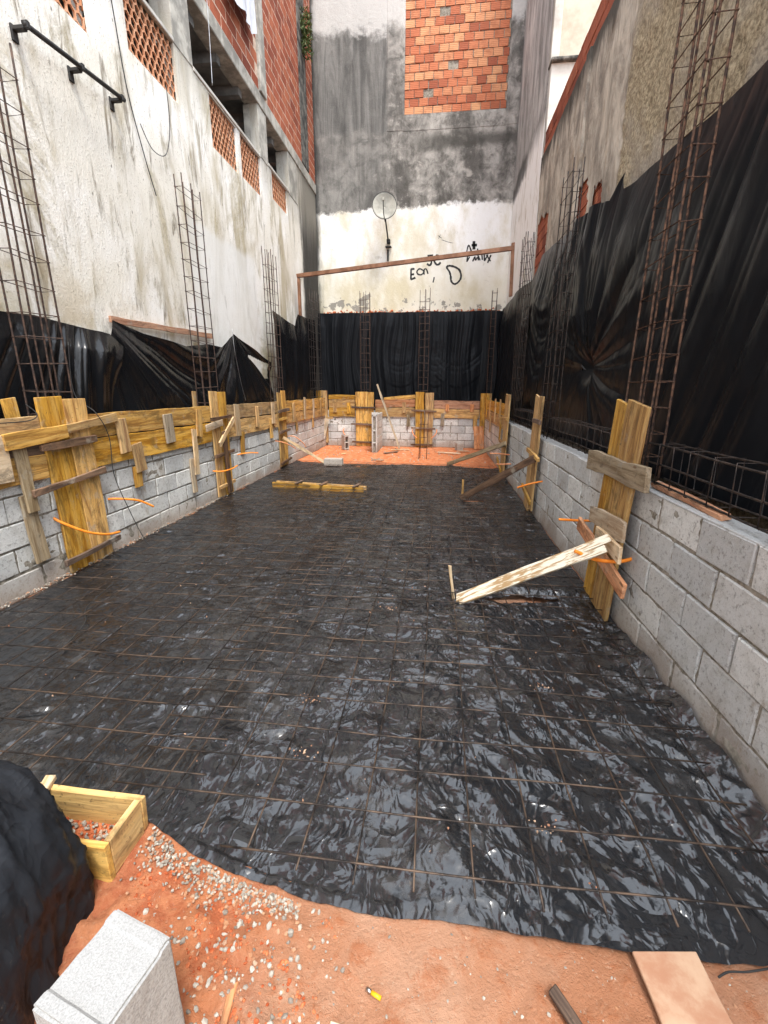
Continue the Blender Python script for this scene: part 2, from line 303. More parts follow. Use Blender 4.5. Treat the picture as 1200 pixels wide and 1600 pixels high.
def poly(name, dust=.0, rough=.2, sc=1.0, stretch=(1, 1, 1), tilt=.3, h=.006, base=(.010, .011, .013), spec=.6, warp=.05, rot=.5):
    """thin film crumpled into small flat facets: each facet gets its own tilt, soft creases between"""
    t = NT(name); v = t.co()
    V_ = lambda op, a, b=None, sc_=None: (lambda o: (t.put(o.inputs[0], a), t.put(o.inputs[1], b) if b is not None else None, t.put(o.inputs['Scale'], sc_) if sc_ is not None else None, o.outputs[0])[3])(t.n('ShaderNodeVectorMath', operation=op))
    def ncol(vec, scale, det):
        o = t.n('ShaderNodeTexNoise'); t.put(o.inputs['Vector'], vec); o.inputs['Scale'].default_value = scale; o.inputs['Detail'].default_value = det; return o.outputs['Color']
    wv = V_('SCALE', V_('SUBTRACT', ncol(v, 3.2, 2), (.5, .5, .5)), None, warp*4); wv = V_('ADD', v, wv)
    def facet(vec, scale, sm):
        o = t.n('ShaderNodeTexVoronoi', feature='SMOOTH_F1' if sm else 'F1'); t.put(o.inputs['Vector'], vec); o.inputs['Scale'].default_value = scale
        if sm: o.inputs['Smoothness'].default_value = sm
        return V_('SUBTRACT', o.outputs['Color'], (.5, .5, .5))
    m1 = t.rng(t.noise(v, 1.3, 3), .36, .62, .55, 1); m2 = t.rng(t.noise(v, 2.1, 3, .6), .40, .60, .3, 1)
    f1 = facet(t.map(wv, stretch, rot=(0, 0, rot)), 5.5*sc, .14); f2 = facet(t.map(wv, (stretch[0]*.6, stretch[1]*1.5, stretch[2]), (3, 1, 2), rot=(0, 0, -rot*.8)), 12*sc, 0); f3 = facet(t.map(wv, stretch, (1, 5, 2)), 30*sc, 0)
    tl = V_('ADD', V_('SCALE', f1, None, t.ma('MULTIPLY', m1, tilt*.7)), V_('ADD', V_('SCALE', f2, None, t.ma('MULTIPLY', m2, tilt)), V_('SCALE', f3, None, t.ma('MULTIPLY', m2, tilt*.75))))
    nn = V_('NORMALIZE', V_('ADD', t.n('ShaderNodeNewGeometry').outputs['Normal'], tl))
    cz = lambda q, k: t.ma('POWER', t.ma('SUBTRACT', 1, t.ma('MULTIPLY', t.ma('ABSOLUTE', t.ma('SUBTRACT', q, .5)), k), True), 2.)
    ca = cz(t.noise(t.map(wv, stretch, rot=(0, 0, rot)), 5*sc, 1, .5), 9.); cb = cz(t.noise(t.map(wv, (stretch[0]*1.4, stretch[1]*.6, stretch[2]), (4, 4, 4), rot=(0, 0, -rot)), 10*sc, 2, .5), 8.)
    hh = t.ma('ADD', t.ma('MULTIPLY', t.noise(t.map(wv, stretch), 9*sc, 3, .5, .3), .8), t.ma('MULTIPLY', t.ma('ADD', ca, t.ma('MULTIPLY', cb, .6)), .22))
    c = base
    if dust:
        d = t.noise(v, 1.3, 7, .68, .3); d2 = t.noise(v, 11, 6, .75)
        dm = t.ma('MULTIPLY', t.rng(d, .44, .62), t.rng(d2, .40, .64), True)
        sp = t.rng(t.noise(v, 4.5, 6, .7, .5), .71, .74, 0, .8); g = t.rng(t.noise(v, 70, 3, .7), .62, .72, 0, .5)
        c = t.mix(t.ma('MULTIPLY', dm, dust), c, (.06, .055, .049)); c = t.mix(t.ma('MULTIPLY', g, t.ma('MULTIPLY', dm, .8)), c, (.25, .2, .15)); c = t.mix(t.ma('MULTIPLY', sp, .7), c, (.45, .25, .16))
        r = t.ma('ADD', t.ma('MULTIPLY', dm, .18), rough)
    else: r = rough
    return t.fin(c, r, t.bump(hh, .8, h, nn), spec=spec)
M['poly'] = poly('black_polythene_sheet', .42, .18, 1, (1, 1, 1), .33, .018, (.012, .013, .015), .75)
M['tarp'] = poly('black_polythene_hanging', 0, .31, .8, (1, 1, .35), .08, .005, (.008, .0088, .0105), .45)
M['tarp_shiny'] = poly('shiny_black_polythene', 0, .22, .8, (1, 1, .35), .10, .006, (.006, .0065, .0075), .6)
M['tarp_heap'] = poly('black_polythene_heap', .1, .34, 1.3, (1, 1, .6), .40, .014, (.019, .021, .025), .5)
for k_, i_ in (('tarp', 1.19), ('tarp_heap', 1.16), ('tarp_shiny', 1.36)): M[k_].node_tree.nodes['Principled BSDF'].inputs['IOR'].default_value = i_

# ---------------------------------------------------------------- object helpers
def tag(o, label=None, cat=None, group=None, kind=None):
    for k, v in (('label', label), ('category', cat), ('group', group), ('kind', kind)):
        if v: o[k] = v
    return o
def thing(name, loc, label, cat, group=None):
    o = bpy.data.objects.new(name, None); col.objects.link(o); o.location = loc; o.empty_display_size = .1
    return tag(o, label, cat, group)
def link(name, me, mat, parent=None, origin=None):
    """link mesh data given in world coordinates (or local, with origin) as an object; parent only ever translates"""
    for mm in (mat if isinstance(mat, (list, tuple)) else [mat]): me.materials.append(M[mm])
    o = bpy.data.objects.new(name, me); col.objects.link(o)
    loc = Vector(origin) if origin is not None else Vector((0, 0, 0))
    if parent is not None:
        o.parent = parent; pl = Vector((0, 0, 0)); q = parent
        while q is not None: pl += q.location; q = q.parent
        loc = loc-pl
    o.location = loc
    return o
def mesh(verts, faces, smooth=False, mi=None, name='m'):
    me = bpy.data.meshes.new(name); me.from_pydata([tuple(v) for v in verts], [], faces); me.validate(); me.update()
    if smooth: me.polygons.foreach_set('use_smooth', [True]*len(me.polygons))
    if mi is not None: me.polygons.foreach_set('material_index', mi)
    return me
def grid_mesh(P, smooth=True, keep=None):
    n, m = P.shape[:2]; V = P.reshape(-1, 3)
    i = np.arange(n-1)[:, None]*m+np.arange(m-1)[None]
    F = np.stack([i, i+1, i+m+1, i+m], -1).reshape(-1, 4)
    if keep is not None: F = F[keep.reshape(-1)]
    me = bpy.data.meshes.new('g'); me.from_pydata(V.tolist(), [], F.tolist()); me.update()
    me.polygons.foreach_set('use_smooth', [smooth]*len(me.polygons))
    return me
def tube_data(pts, r, seg=6, V=None, F=None, cap=True):
    V = [] if V is None else V; F = [] if F is None else F
    pts = [Vector(p) for p in pts]; b0 = len(V); n = len(pts)
    t0 = (pts[1]-pts[0]).normalized(); a = Vector((0, 0, 1)) if abs(t0.z) < .9 else Vector((1, 0, 0))
    u = t0.cross(a).normalized()
    for i, p in enumerate(pts):
        t = (pts[min(i+1, n-1)]-pts[max(i-1, 0)]).normalized(); u = (u-t*u.dot(t)).normalized(); v = t.cross(u)
        for k in range(seg):
            an = 2*math.pi*k/seg; V.append(p+(u*math.cos(an)+v*math.sin(an))*r)
    for i in range(n-1):
        for k in range(seg):
            a_, b_ = b0+i*seg+k, b0+i*seg+(k+1) % seg; F.append((a_, b_, b_+seg, a_+seg))
    if cap: F.append(tuple(b0+k for k in range(seg))[::-1]); F.append(tuple(b0+(n-1)*seg+k for k in range(seg)))
    return V, F
def tube(name, pts, r, mat, parent=None, seg=6, smooth=True):
    o0 = Vector(pts[0]); V, F = tube_data([Vector(p)-o0 for p in pts], r, seg)
    return link(name, mesh(V, F, smooth), mat, parent, o0)
def smooth_path(pts, n=8):
    pts = [Vector(p) for p in pts]; P = [pts[0]]+pts+[pts[-1]]; out = []
    for i in range(1, len(P)-2):
        for k in range(n):
            t = k/n; a, b, c, d = P[i-1:i+3]
            out.append(.5*((2*b)+(c-a)*t+(2*a-5*b+4*c-d)*t*t+(3*b-a-3*c+d)*t**3))
    return out+[pts[-1]]
def box_data(c, s, V, F):
    b = len(V); x, y, z = s[0]/2, s[1]/2, s[2]/2
    for dx, dy, dz in ((-x, -y, -z), (x, -y, -z), (x, y, -z), (-x, y, -z), (-x, -y, z), (x, -y, z), (x, y, z), (-x, y, z)): V.append((c[0]+dx, c[1]+dy, c[2]+dz))
    for f in ((0, 3, 2, 1), (4, 5, 6, 7), (0, 1, 5, 4), (1, 2, 6, 5), (2, 3, 7, 6), (3, 0, 4, 7)): F.append(tuple(b+i for i in f))
def bevel_mesh(me, w=.003, seg=1):
    bm = bmesh.new(); bm.from_mesh(me); bmesh.ops.bevel(bm, geom=bm.edges[:], offset=w, segments=seg, affect='EDGES', profile=.5); bm.to_mesh(me); bm.free(); return me
def boxes(name, lst, mat, parent=None, origin=None, bev=0):
    V, F = [], []
    o0 = Vector(origin) if origin is not None else Vector((0, 0, 0))
    for c, s in lst: box_data(Vector(c)-o0, s, V, F)
    me = mesh(V, F)
    if bev: bevel_mesh(me, bev)
    return link(name, me, mat, parent, o0)
def plank(name, p0, p1, width, thick, normal, mat='wood', parent=None, wane=.004, bow=.0):
    """a sawn board from p0 to p1, broad face towards normal; local X runs along the grain"""
    p0, p1 = Vector(p0), Vector(p1); L = (p1-p0).length; x = (p1-p0).normalized(); z = Vector(normal); z = (z-x*z.dot(x)).normalized(); y = z.cross(x)
    n = max(2, int(L/.12)+1); V, F = [], []; ph = rnd.uniform(0, 9)
    e0, e1 = rnd.uniform(-.006, .006), rnd.uniform(-.006, .006)
    for i in range(n+1):
        t = i/n; cx = (t-.5)*L
        wl_ = width/2+wane*(math.sin(ph+t*L*7)+.5*math.sin(ph*2+t*L*19)); wr = width/2+wane*(math.sin(ph*3+t*L*8)+.4*math.sin(ph+t*L*23))
        bz = bow*math.sin(t*math.pi)
        sk = e0 if i == 0 else (e1 if i == n else 0)
        for yy, zz in ((-wl_, -thick/2), (wr, -thick/2), (wr, thick/2), (-wl_, thick/2)): V.append((cx+sk*(1 if yy > 0 else -1), yy, zz+bz))
    for i in range(n):
        for k in range(4): a, b = i*4+k, i*4+(k+1) % 4; F.append((a, a+4, b+4, b))
    F.append((0, 1, 2, 3)); F.append(tuple(n*4+k for k in (3, 2, 1, 0)))
    me = mesh(V, F)
    bm = bmesh.new(); bm.from_mesh(me); bmesh.ops.recalc_face_normals(bm, faces=bm.faces[:])
    ed = [e for e in bm.edges if e.calc_face_angle(0) > .8]
    bmesh.ops.bevel(bm, geom=ed, offset=min(.0025, thick*.2), segments=1, affect='EDGES'); bm.to_mesh(me); bm.free()
    o = link(name, me, mat, parent, (p0+p1)/2); o.rotation_mode = 'QUATERNION'
    o.rotation_quaternion = Matrix((x, y, z)).transposed().to_quaternion()
    return o
def set_rnd(me, vals):
    a = me.attributes.new('rnd', 'FLOAT', 'FACE'); a.data.foreach_set('value', vals)
def brick_mesh(u0, u1, v0, v1, bw, bh, j, pos, nrm, depth=.05, out=.0, bev=.004, jit=.003, rjit=.004, phase=0., skip=None, half=True, top_full=0.):
    """bricks in running bond; pos(u,v) gives the face point, nrm the outward normal"""
    V, F, R = [], [], []; N = Vector(nrm); row = 0; v = v0
    while v < v1-.02:
        vt = min(v+bh, v1); u = u0-((phase+(row % 2)*bw/2) % bw)
        while u < u1:
            a, b = max(u, u0)+(j/2 if u > u0 else 0), min(u+bw, u1)-j/2
            uc, vc = (a+b)/2, (v+vt)/2
            if b-a > .03 and not (skip and skip(uc, vc)):
                dj = rnd.uniform(-jit, jit); r = rnd.random(); ro = rnd.uniform(-.004, .004)
                c = [(a, v+j/2), (b, v+j/2), (b, vt-j/2), (a, vt-j/2)]
                c = [(p+rnd.uniform(-rjit, rjit)*.5, q+rnd.uniform(-rjit, rjit)*.5+ro*((p-uc)/bw)) for p, q in c]
                base = len(V); mu, mv = sum(p for p, q in c)/4, sum(q for p, q in c)/4
                for lvl in range(3):
                    for p, q in c:
                        if lvl == 0: V.append(pos(p, q)-N*depth)
                        elif lvl == 1: V.append(pos(p, q)+N*(out+dj-bev))
                        else: V.append(pos(p+(bev if p < mu else -bev), q+(bev if q < mv else -bev))+N*(out+dj))
                for l in range(2):
                    for k in range(4):
                        a_, b_ = base+l*4+k, base+l*4+(k+1) % 4; F.append((a_, b_, b_+4, a_+4)); R.append(r)
                F.append((base+8, base+9, base+10, base+11)); R.append(r)
            u += bw
        v += bh; row += 1
    me = mesh(V, F); set_rnd(me, R)
    return me
def mortar_mesh(u0, u1, v0, v1, pos, nrm, off=-.006, amp=.007, step=.03, seed=0.):
    nu, nv = max(2, int((u1-u0)/step)), max(2, int((v1-v0)/step)); N = np.array(nrm)
    U, W = np.meshgrid(np.linspace(u0, u1, nu), np.linspace(v0, v1, nv), indexing='ij')
    p0 = np.array(pos(0, 0)); pu = np.array(pos(1, 0))-p0; pv = np.array(pos(0, 1))-p0
    h = off+amp*fbm(U*9+seed, W*14, seed, 3)
    h[0] = off; h[-1] = off; h[:, 0] = off; h[:, -1] = off
    P = p0+U[..., None]*pu+W[..., None]*pv+h[..., None]*N
    return grid_mesh(P)
def join(name, parts, parent=None):
    """parts: list of (mesh, material key); joined into one mesh with material slots"""
    bm = bmesh.new(); lay = None; mats = []
    for me, mk in parts:
        if mk not in mats: mats.append(mk)
        n0 = len(bm.faces); bm.from_mesh(me); bm.faces.ensure_lookup_table(); k = mats.index(mk)
        for f in bm.faces[n0:]: f.material_index = k
    me = bpy.data.meshes.new(name); bm.to_mesh(me); bm.free()
    return link(name, me, mats, parent)
def box_mesh(lst, bev=0):
    V, F = [], []
    for c, s in lst: box_data(c, s, V, F)
    me = mesh(V, F)
    return bevel_mesh(me, bev) if bev else me

# ---------------------------------------------------------------- ground
near = [(-3.4, 1.22), (-1.62, 1.22), (-1.06, 1.222), (-1.02, 1.215), (-.97, 1.19), (-.81, 1.12), (-.54, 1.05), (-.32, 1.02), (-.11, 1.005), (.01, 1.015), (.2, 1.015), (.43, 1.005), (.61, 1.0), (.82, 1.01), (.99, 1.015), (1.3, 1.06)]
def ground_h(x, y):
    h = .012*fbm(x*1.3, y*1.3, 5.)+.004*fbm(x*9, y*9, 2., 3)
    nr_ = np.clip((1.9-y)/.5, 0, 1)*np.clip((x+2.5)/.5, 0, 1)
    ed_ = np.clip((np.interp(x, [p[0] for p in near], [p[1] for p in near])-y-.03)/.10, 0, 1)
    clod = np.clip((-.15-x)/.3, 0, 1)*nr_
    h = h+clod*ed_*(.026*np.clip(fbm(x*11, y*11, 9., 5), -.25, 1)+.012)+ed_*nr_*.006*fbm(x*18, y*18, 3., 3)
    h = h-.012*np.clip((x-.0)/.4, 0, 1)*nr_
    inside = ((x > -3.1) & (x < 1.27) & (y > np.interp(x, [p[0] for p in near], [p[1] for p in near])+.04) & (y < 9.4))
    return np.where(inside, np.minimum(h, .0)-.015, h)
xs = np.concatenate([[-60, -25, -10], np.arange(-4, -1.6, .12), np.arange(-1.6, 1.4, .014), np.arange(1.4, 3, .1), [6, 20, 60]])
ys = np.concatenate([[-40, -10, -2], np.arange(-.5, .5, .1), np.arange(.5, 1.5, .014), np.arange(1.5, 9.4, .2), np.arange(9.4, 13.2, .05), [14, 16, 25, 60, 120]])
X, Y = np.meshgrid(xs, ys, indexing='ij'); Z = ground_h(X, Y)
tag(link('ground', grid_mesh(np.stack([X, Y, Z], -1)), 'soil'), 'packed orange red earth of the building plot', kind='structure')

# ---------------------------------------------------------------- block walls round the plot
posR = lambda u, v: Vector((1.30, u, v)); posL = lambda u, v: Vector((-3.17, u, v)); posB = lambda u, v: Vector((u, 12.86, v))
BH = .2015
def block_wall(name, u0, u1, pos, nrm, inner, label, phase, seed):
    n = Vector(nrm); body = -n*.07
    bm_ = brick_mesh(u0, u1, -.0, 1.0075, .405, BH, .015, pos, nrm, .05, 0, .006, .006, .009, phase)
    mm = mortar_mesh(u0, u1, -.05, 1.0, pos, nrm, -.009, .0100, .026, seed)
    # solid core with its top; hollow cells are filled along the crest
    c = (pos((u0+u1)/2, .47)+n*-.079); s = (.11, u1-u0, 1.05) if abs(n.x) else (u1-u0, .11, 1.05)
    core = box_mesh([(c, s)])
    tp = pos((u0+u1)/2, 1.000)-n*.07; s2 = (.136, u1-u0-.02, .012) if abs(n.x) else (u1-u0-.02, .136, .012)
    top = box_mesh([(tp, s2)], .003)
    return tag(join(name, [(bm_, 'block'), (mm, 'mortar'), (core, 'mortar'), (top, 'block')]), label, 'block wall')
block_wall('block_wall', .35, 12.9, posR, (-1, 0, 0), 1, 'low grey concrete block wall running along the right of the black sheet', -1.86+.405*6+.35, 1.)
block_wall('block_wall', 1.6, 12.9, posL, (1, 0, 0), 1, 'low grey concrete block wall along the left side under the yellow formwork boards', .15, 2.)
block_wall('block_wall', -3.16, 1.29, posB, (0, -1, 0), 1, 'short grey block wall across the far end of the plot', .1, 3.)

# ---------------------------------------------------------------- left building
XL = -3.65
def grid_wall(ycs, zcs, solid, x0, x1):
    V, F, D = [], [], {}
    def vid(x, y, z):
        k = (x, y, z)
        if k not in D: D[k] = len(V); V.append(k)
        return D[k]
    S = [[solid((ycs[i]+ycs[i+1])/2, (zcs[j]+zcs[j+1])/2) for j in range(len(zcs)-1)] for i in range(len(ycs)-1)]
    for i in range(len(ycs)-1):
        for j in range(len(zcs)-1):
            if not S[i][j]: continue
            a, b, c, d = ycs[i], ycs[i+1], zcs[j], zcs[j+1]
            F.append([vid(x0, a, c), vid(x0, b, c), vid(x0, b, d), vid(x0, a, d)]); F.append([vid(x1, a, c), vid(x1, a, d), vid(x1, b, d), vid(x1, b, c)])
            g = lambda p, q: 0 <= p < len(S) and 0 <= q < len(S[0]) and S[p][q]
            if not g(i-1, j): F.append([vid(x0, a, c), vid(x0, a, d), vid(x1, a, d), vid(x1, a, c)])
            if not g(i+1, j): F.append([vid(x0, b, c), vid(x1, b, c), vid(x1, b, d), vid(x0, b, d)])
            if not g(i, j-1): F.append([vid(x0, a, c), vid(x1, a, c), vid(x1, b, c), vid(x0, b, c)])
            if not g(i, j+1): F.append([vid(x0, a, d), vid(x0, b, d), vid(x1, b, d), vid(x1, a, d)])
    me = mesh(V, F); bm = bmesh.new(); bm.from_mesh(me); bmesh.ops.recalc_face_normals(bm, faces=bm.faces[:]); bm.to_mesh(me); bm.free()
    return me
LAT = [(4.30, 5.31, 5.06, 5.95), (5.96, 7.0, 5.34, 6.02), (7.95, 8.90, 5.27, 5.97), (9.07, 10.0, 5.30, 5.98), (10.66, 11.66, 5.52, 6.03)]
OPEN = [(4.0, 5.31, 6.08, 6.9), (5.96, 7.0, 6.08, 6.9), (7.5, 10.03, 6.06, 6.9), (10.48, 11.85, 6.10, 6.9)]
BL = thing('apartment_building', (XL, 8, 0), 'tall stained white building along the left with clay lattices and open upper storey', 'building')
holes = LAT+OPEN
yc = sorted({-4., 14.6}|{a for h in holes for a in h[:2]}); zc = sorted({-.3, 6.9}|{a for h in holes for a in h[2:]})
wall = grid_wall(yc, zc, lambda y, z: not any(h[0] < y < h[1] and h[2] < z < h[3] for h in holes), XL, XL-.16)
link('wall', wall, 'plL', BL)
def lattice_mesh(y0, y1, z0, z1, x, cw=.11, ch=.125, k=.84, depth=.022):
    V, F = [], []; r = 0; z = z0
    while z < z1+ch*.5:
        y = y0+(r % 2)*cw/2
        while y < y1+cw*.4:
            cy, cz = y, z
            o = [(0, ch*.66), (cw/2, ch*.33), (cw/2, -ch*.33), (0, -ch*.66), (-cw/2, -ch*.33), (-cw/2, ch*.33)]
            o = [(p, q*.76*1.0) for p, q in o]
            cl = lambda p, q: (min(max(p, y0), y1), min(max(q, z0), z1))
            b = len(V)
            for s in (1, k):
                for p, q in o: a_ = cl(cy+p*s, cz+q*s); V.append((x, a_[0], a_[1]))
            for p, q in o: a_ = cl(cy+p*k, cz+q*k); V.append((x-depth, a_[0], a_[1]))
            for i in range(6):
                j = (i+1) % 6; F.append((b+i, b+j, b+6+j, b+6+i)); F.append((b+6+i, b+6+j, b+12+j, b+12+i))
            y += cw
        z += ch*.75; r += 1
    me = mesh(V, F); bm = bmesh.new(); bm.from_mesh(me)
    bmesh.ops.dissolve_degenerate(bm, dist=1e-4, edges=bm.edges[:]); bm.to_mesh(me); bm.free(); return me
for i, (a, b, c, d) in enumerate(LAT): link('lattice_screen', lattice_mesh(a, b, c, d, XL-.035), 'lattice', BL)
# sloping copings above the lattices, columns, floor slab edge, dark storey inside
for a, b, z in ((4.3, 5.31, 6.0), (5.96, 7.0, 6.05), (7.5, 10.03, 6.02), (10.48, 11.85, 6.07)):
    boxes('coping', [((XL-.075, (a+b)/2, z), (.19, b-a-.004, .055))], 'paleend', BL, bev=.008)
for a, b in ((7.0, 7.5), (10.03, 10.48), (11.85, 12.5)):
    boxes('column', [((XL-.14, (a+b)/2, 6.46), (.30, b-a-.003, .875))], 'conc', BL, bev=.01)
boxes('beam', [((XL-.12, 4.9, 7.02), (.30, 19, .235))], 'conc', BL, bev=.012)
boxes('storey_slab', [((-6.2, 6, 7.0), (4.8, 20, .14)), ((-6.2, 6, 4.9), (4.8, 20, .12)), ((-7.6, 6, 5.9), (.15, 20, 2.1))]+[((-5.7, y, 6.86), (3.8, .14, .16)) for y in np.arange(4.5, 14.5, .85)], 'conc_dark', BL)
posU = lambda u, v: Vector((XL+.012, u, v))
bU = brick_mesh(3.0, 14.3, 7.15, 14.0, .40, .195, .022, posU, (1, 0, 0), .05, .0025, .002, .0015, .006, 0., lambda u, v: 10.12 < u < 10.46)
mU = mortar_mesh(3.0, 14.3, 7.14, 14.0, posU, (1, 0, 0), -.0005, .0015, .12)
join('brick_wall', [(bU, 'clay_red'), (mU, 'mortar_pale')], BL)
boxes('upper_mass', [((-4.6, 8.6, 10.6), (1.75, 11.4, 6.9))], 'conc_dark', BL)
boxes('concrete_stud', [((XL+.02, 10.29, 10.57), (.10, .32, 6.86))], 'conc', BL, bev=.01)
# mould coloured render strip in the corner
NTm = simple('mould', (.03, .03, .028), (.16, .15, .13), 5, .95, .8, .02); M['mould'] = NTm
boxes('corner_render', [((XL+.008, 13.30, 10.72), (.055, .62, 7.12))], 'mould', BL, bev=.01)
# ---------------------------------------------------------------- back building
YB = 14.3
BB = thing('rear_building', (-.9, YB, 0), 'tall grey and white stained building closing the far end with an orange brick panel', 'building')
posK = lambda u, v: Vector((u, YB, v))
def solidB(x, z): return not (-1.14 < x < 1.52 and z > 8.66)
# wall as four rectangular pieces round the recessed brick panel
boxes('wall', [((-2.42, YB+.1, 6.75), (2.56, .2, 14.5)), ((.19, YB+.1, 4.08), (2.66, .2, 9.16)), ((1.75, YB+.1, 6.75), (.46, .2, 14.5))], 'plB', BB)
bK = brick_mesh(-1.14, 1.52, 8.66, 14, .25, .187, .017, lambda u, v: Vector((u, YB+.03, v+.012*(u))), (0, -1, 0), .04, 0, .004, .008, .008, 0., lambda u, v: (abs(u-.22) < .12 and abs(v-9.75) < .12) or rnd.random() < .012)
mK = mortar_mesh(-1.14, 1.52, 8.6, 14, lambda u, v: Vector((u, YB+.055, v)), (0, -1, 0), 0, .02, .06)
join('brick_infill', [(bK, 'clay'), (mK, 'mortar_dk' if 'mortar_dk' in M else 'mortar')], BB)
boxes('concrete_column', [((-1.40, YB+.016, 11.0), (.42, .05, 5.4)), ], 'plB', BB, bev=.012)
boxes('concrete_column', [((1.69, YB+.017, 11.0), (.30, .05, 5.4))], 'plB', BB, bev=.012)
boxes('concrete_beam', [((.18, YB+.018, 8.45), (2.72, .05, .34))], 'plB', BB, bev=.012)
boxes('ledge', [((-.9, YB-.10, 1.80), (5.3, .17, 3.80))], 'mortar', BB, bev=.01)
GR = {'E1': [(-0.89, 4.93), (-0.89, 4.66)], 'E2': [(-0.9, 4.93), (-0.79, 4.94)], 'E3': [(-0.89, 4.79), (-0.8, 4.8)], 'E4': [(-0.89, 4.66), (-0.76, 4.71)],
'O': [(-0.63, 4.94), (-0.54, 4.89), (-0.53, 4.83), (-0.6, 4.78), (-0.69, 4.8), (-0.72, 4.86), (-0.68, 4.92), (-0.63, 4.94)],
'n': [(-0.51, 4.78), (-0.51, 4.91), (-0.45, 4.92), (-0.4, 4.8)], 'c': [(-0.22, 4.71), (-0.23, 4.64), (-0.25, 4.57)],
'J': [(-0.43, 5.26), (-0.27, 5.27)], 'J2': [(-0.34, 5.27), (-0.31, 5.11), (-0.35, 5.02), (-0.44, 5.06)],
'G': [(-0.08, 5.24), (-0.16, 5.27), (-0.21, 5.22), (-0.23, 5.13), (-0.17, 5.04), (-0.1, 5.04), (-0.05, 5.09)],
'D': [(0.18, 5.0), (0.13, 4.95), (0.21, 4.84), (0.25, 4.72), (0.27, 4.6), (0.35, 4.52), (0.44, 4.54), (0.53, 4.64), (0.54, 4.76), (0.48, 4.89), (0.33, 4.97), (0.18, 5.0)],
's1': [(0.69, 5.08), (0.7, 5.23), (0.67, 5.3), (0.72, 5.5), (0.81, 5.32)], 's2': [(0.7, 5.1), (0.76, 5.21)], 's3': [(0.85, 5.09), (0.91, 5.21)], 's4': [(0.91, 5.21), (0.93, 5.12), (0.98, 5.19)],
's5': [(0.97, 5.41), (1.01, 5.11)], 's6': [(1.0, 5.22), (1.06, 5.11)], 's7': [(1.08, 5.38), (1.12, 5.12)], 's8': [(1.15, 5.35), (1.18, 5.09)], 's9': [(1.18, 5.09), (1.27, 5.26)], 's10': [(1.22, 5.25), (1.35, 5.08)], 's11': [(1.27, 5.04), (1.35, 5.24)],
'p1': [(0.86, 5.6), (0.87, 5.39)], 'p2': [(0.8, 5.5), (0.95, 5.5)], 'x1': [(-0.13, 5.69), (-0.08, 5.79)], 'x2': [(-0.15, 5.77), (-0.04, 5.7)], 'x3': [(-0.04, 5.66), (0.14, 5.6), (0.27, 5.57)]}
for k, pts in GR.items():
    V, F = [], []
    wd = .027 if k[0] in 'EJGD' else (.04 if k[0] == 'p' else (.006 if k[0] == 'x' else .020))
    P = smooth_path([(p[0], YB-.004, p[1]) for p in pts], 6) if len(pts) > 2 else [Vector((p[0], YB-.004, p[1])) for p in pts]
    b = len(V)
    for i, p in enumerate(P):
        t = P[min(i+1, len(P)-1)]-P[max(i-1, 0)]; t.normalize(); s = Vector((t.z, 0, -t.x))*wd*rnd.uniform(.8, 1.15)
        V += [p-s, p+s]
    for i in range(len(P)-1): F.append((b+2*i, b+2*i+1, b+2*i+3, b+2*i+2))
    link('graffiti_stroke', mesh(V, F), 'ink', BB)

# ---------------------------------------------------------------- right side buildings
XR = 1.85
BF = thing('rear_right_building', (XR, 12.4, 0), 'tall grey streaked building at the far right with a beige front above the tan wall', 'building')
boxes('side_wall', [((XR+1.9, 12.4, 6.8), (3.8, 3.76, 14.6))], 'plF', BF)
boxes('front_render', [((XR+1.95, 10.50, 10.7), (3.9, .06, 6.62))], 'beige', BF, bev=.01)
boxes('corner_band', [((XR+.075, 10.44, 10.7), (.15, .07, 6.6))], 'paleend', BF, bev=.008)
boxes('lower_front', [((XR+1.96, 10.44, 3.5), (3.9, .2, 7.7))], 'paleend', BF, bev=.01)
boxes('drip_mould', [((XR+1.98, 10.40, 7.37), (3.98, .30, .06))], 'mould', BF, bev=.015)
BR = thing('rough_wall', (XR, 5, 0), 'rough tan plastered wall along the right side above the black tarpaulin', 'wall')
PAT = [(6.90, 7.72, 3.70, 4.30), (9.28, 10.32, 3.6, 4.75), (6.3, 6.62, 3.3, 3.98)]
# plaster skin with ragged holes showing the clay bricks behind
ny, nz = 560, 250
U, W = np.meshgrid(np.linspace(-1, 10.33, ny), np.linspace(-.3, 5.86, nz), indexing='ij')
h = .018*fbm(U*1.1, W*1.1, 4.)+.010*fbm(U*7, W*6, 8., 3)*(U < 5.95)
keep = np.ones((ny-1, nz-1), bool); Uc, Wc = U[:-1, :-1], W[:-1, :-1]
for a, b, c, d in PAT:
    e = .05*fbm(Uc*7, Wc*7, 3.); keep &= ~((Uc > a+e) & (Uc < b+e) & (Wc > c+e) & (Wc < d+e*1.6-.25*np.abs(Uc-(a+b)/2-.15)))
pl = grid_mesh(np.stack([XR-.02-h, U, W], -1), True, keep)
posQ = lambda u, v: Vector((XR+.005, u, v))
bQ = brick_mesh(-1, 10.33, 3.0, 6.28, .29, .19, .014, posQ, (-1, 0, 0), .04, .0, .004, .004, .005)
mQ = mortar_mesh(-1, 10.33, 2.9, 6.27, posQ, (-1, 0, 0), -.012, .006, .1)
core = box_mesh([((XR+.10, 4.66, 2.98), (.14, 11.3, 6.5))])
join('brick_core', [(bQ, 'clay_red'), (mQ, 'mortar'), (core, 'mortar')], BR)
link('plaster', pl, 'plR', BR)
boxes('pilaster', [((XR-.03, 7.45, 2.9), (.05, .16, 5.9))], 'plR', BR, bev=.01)

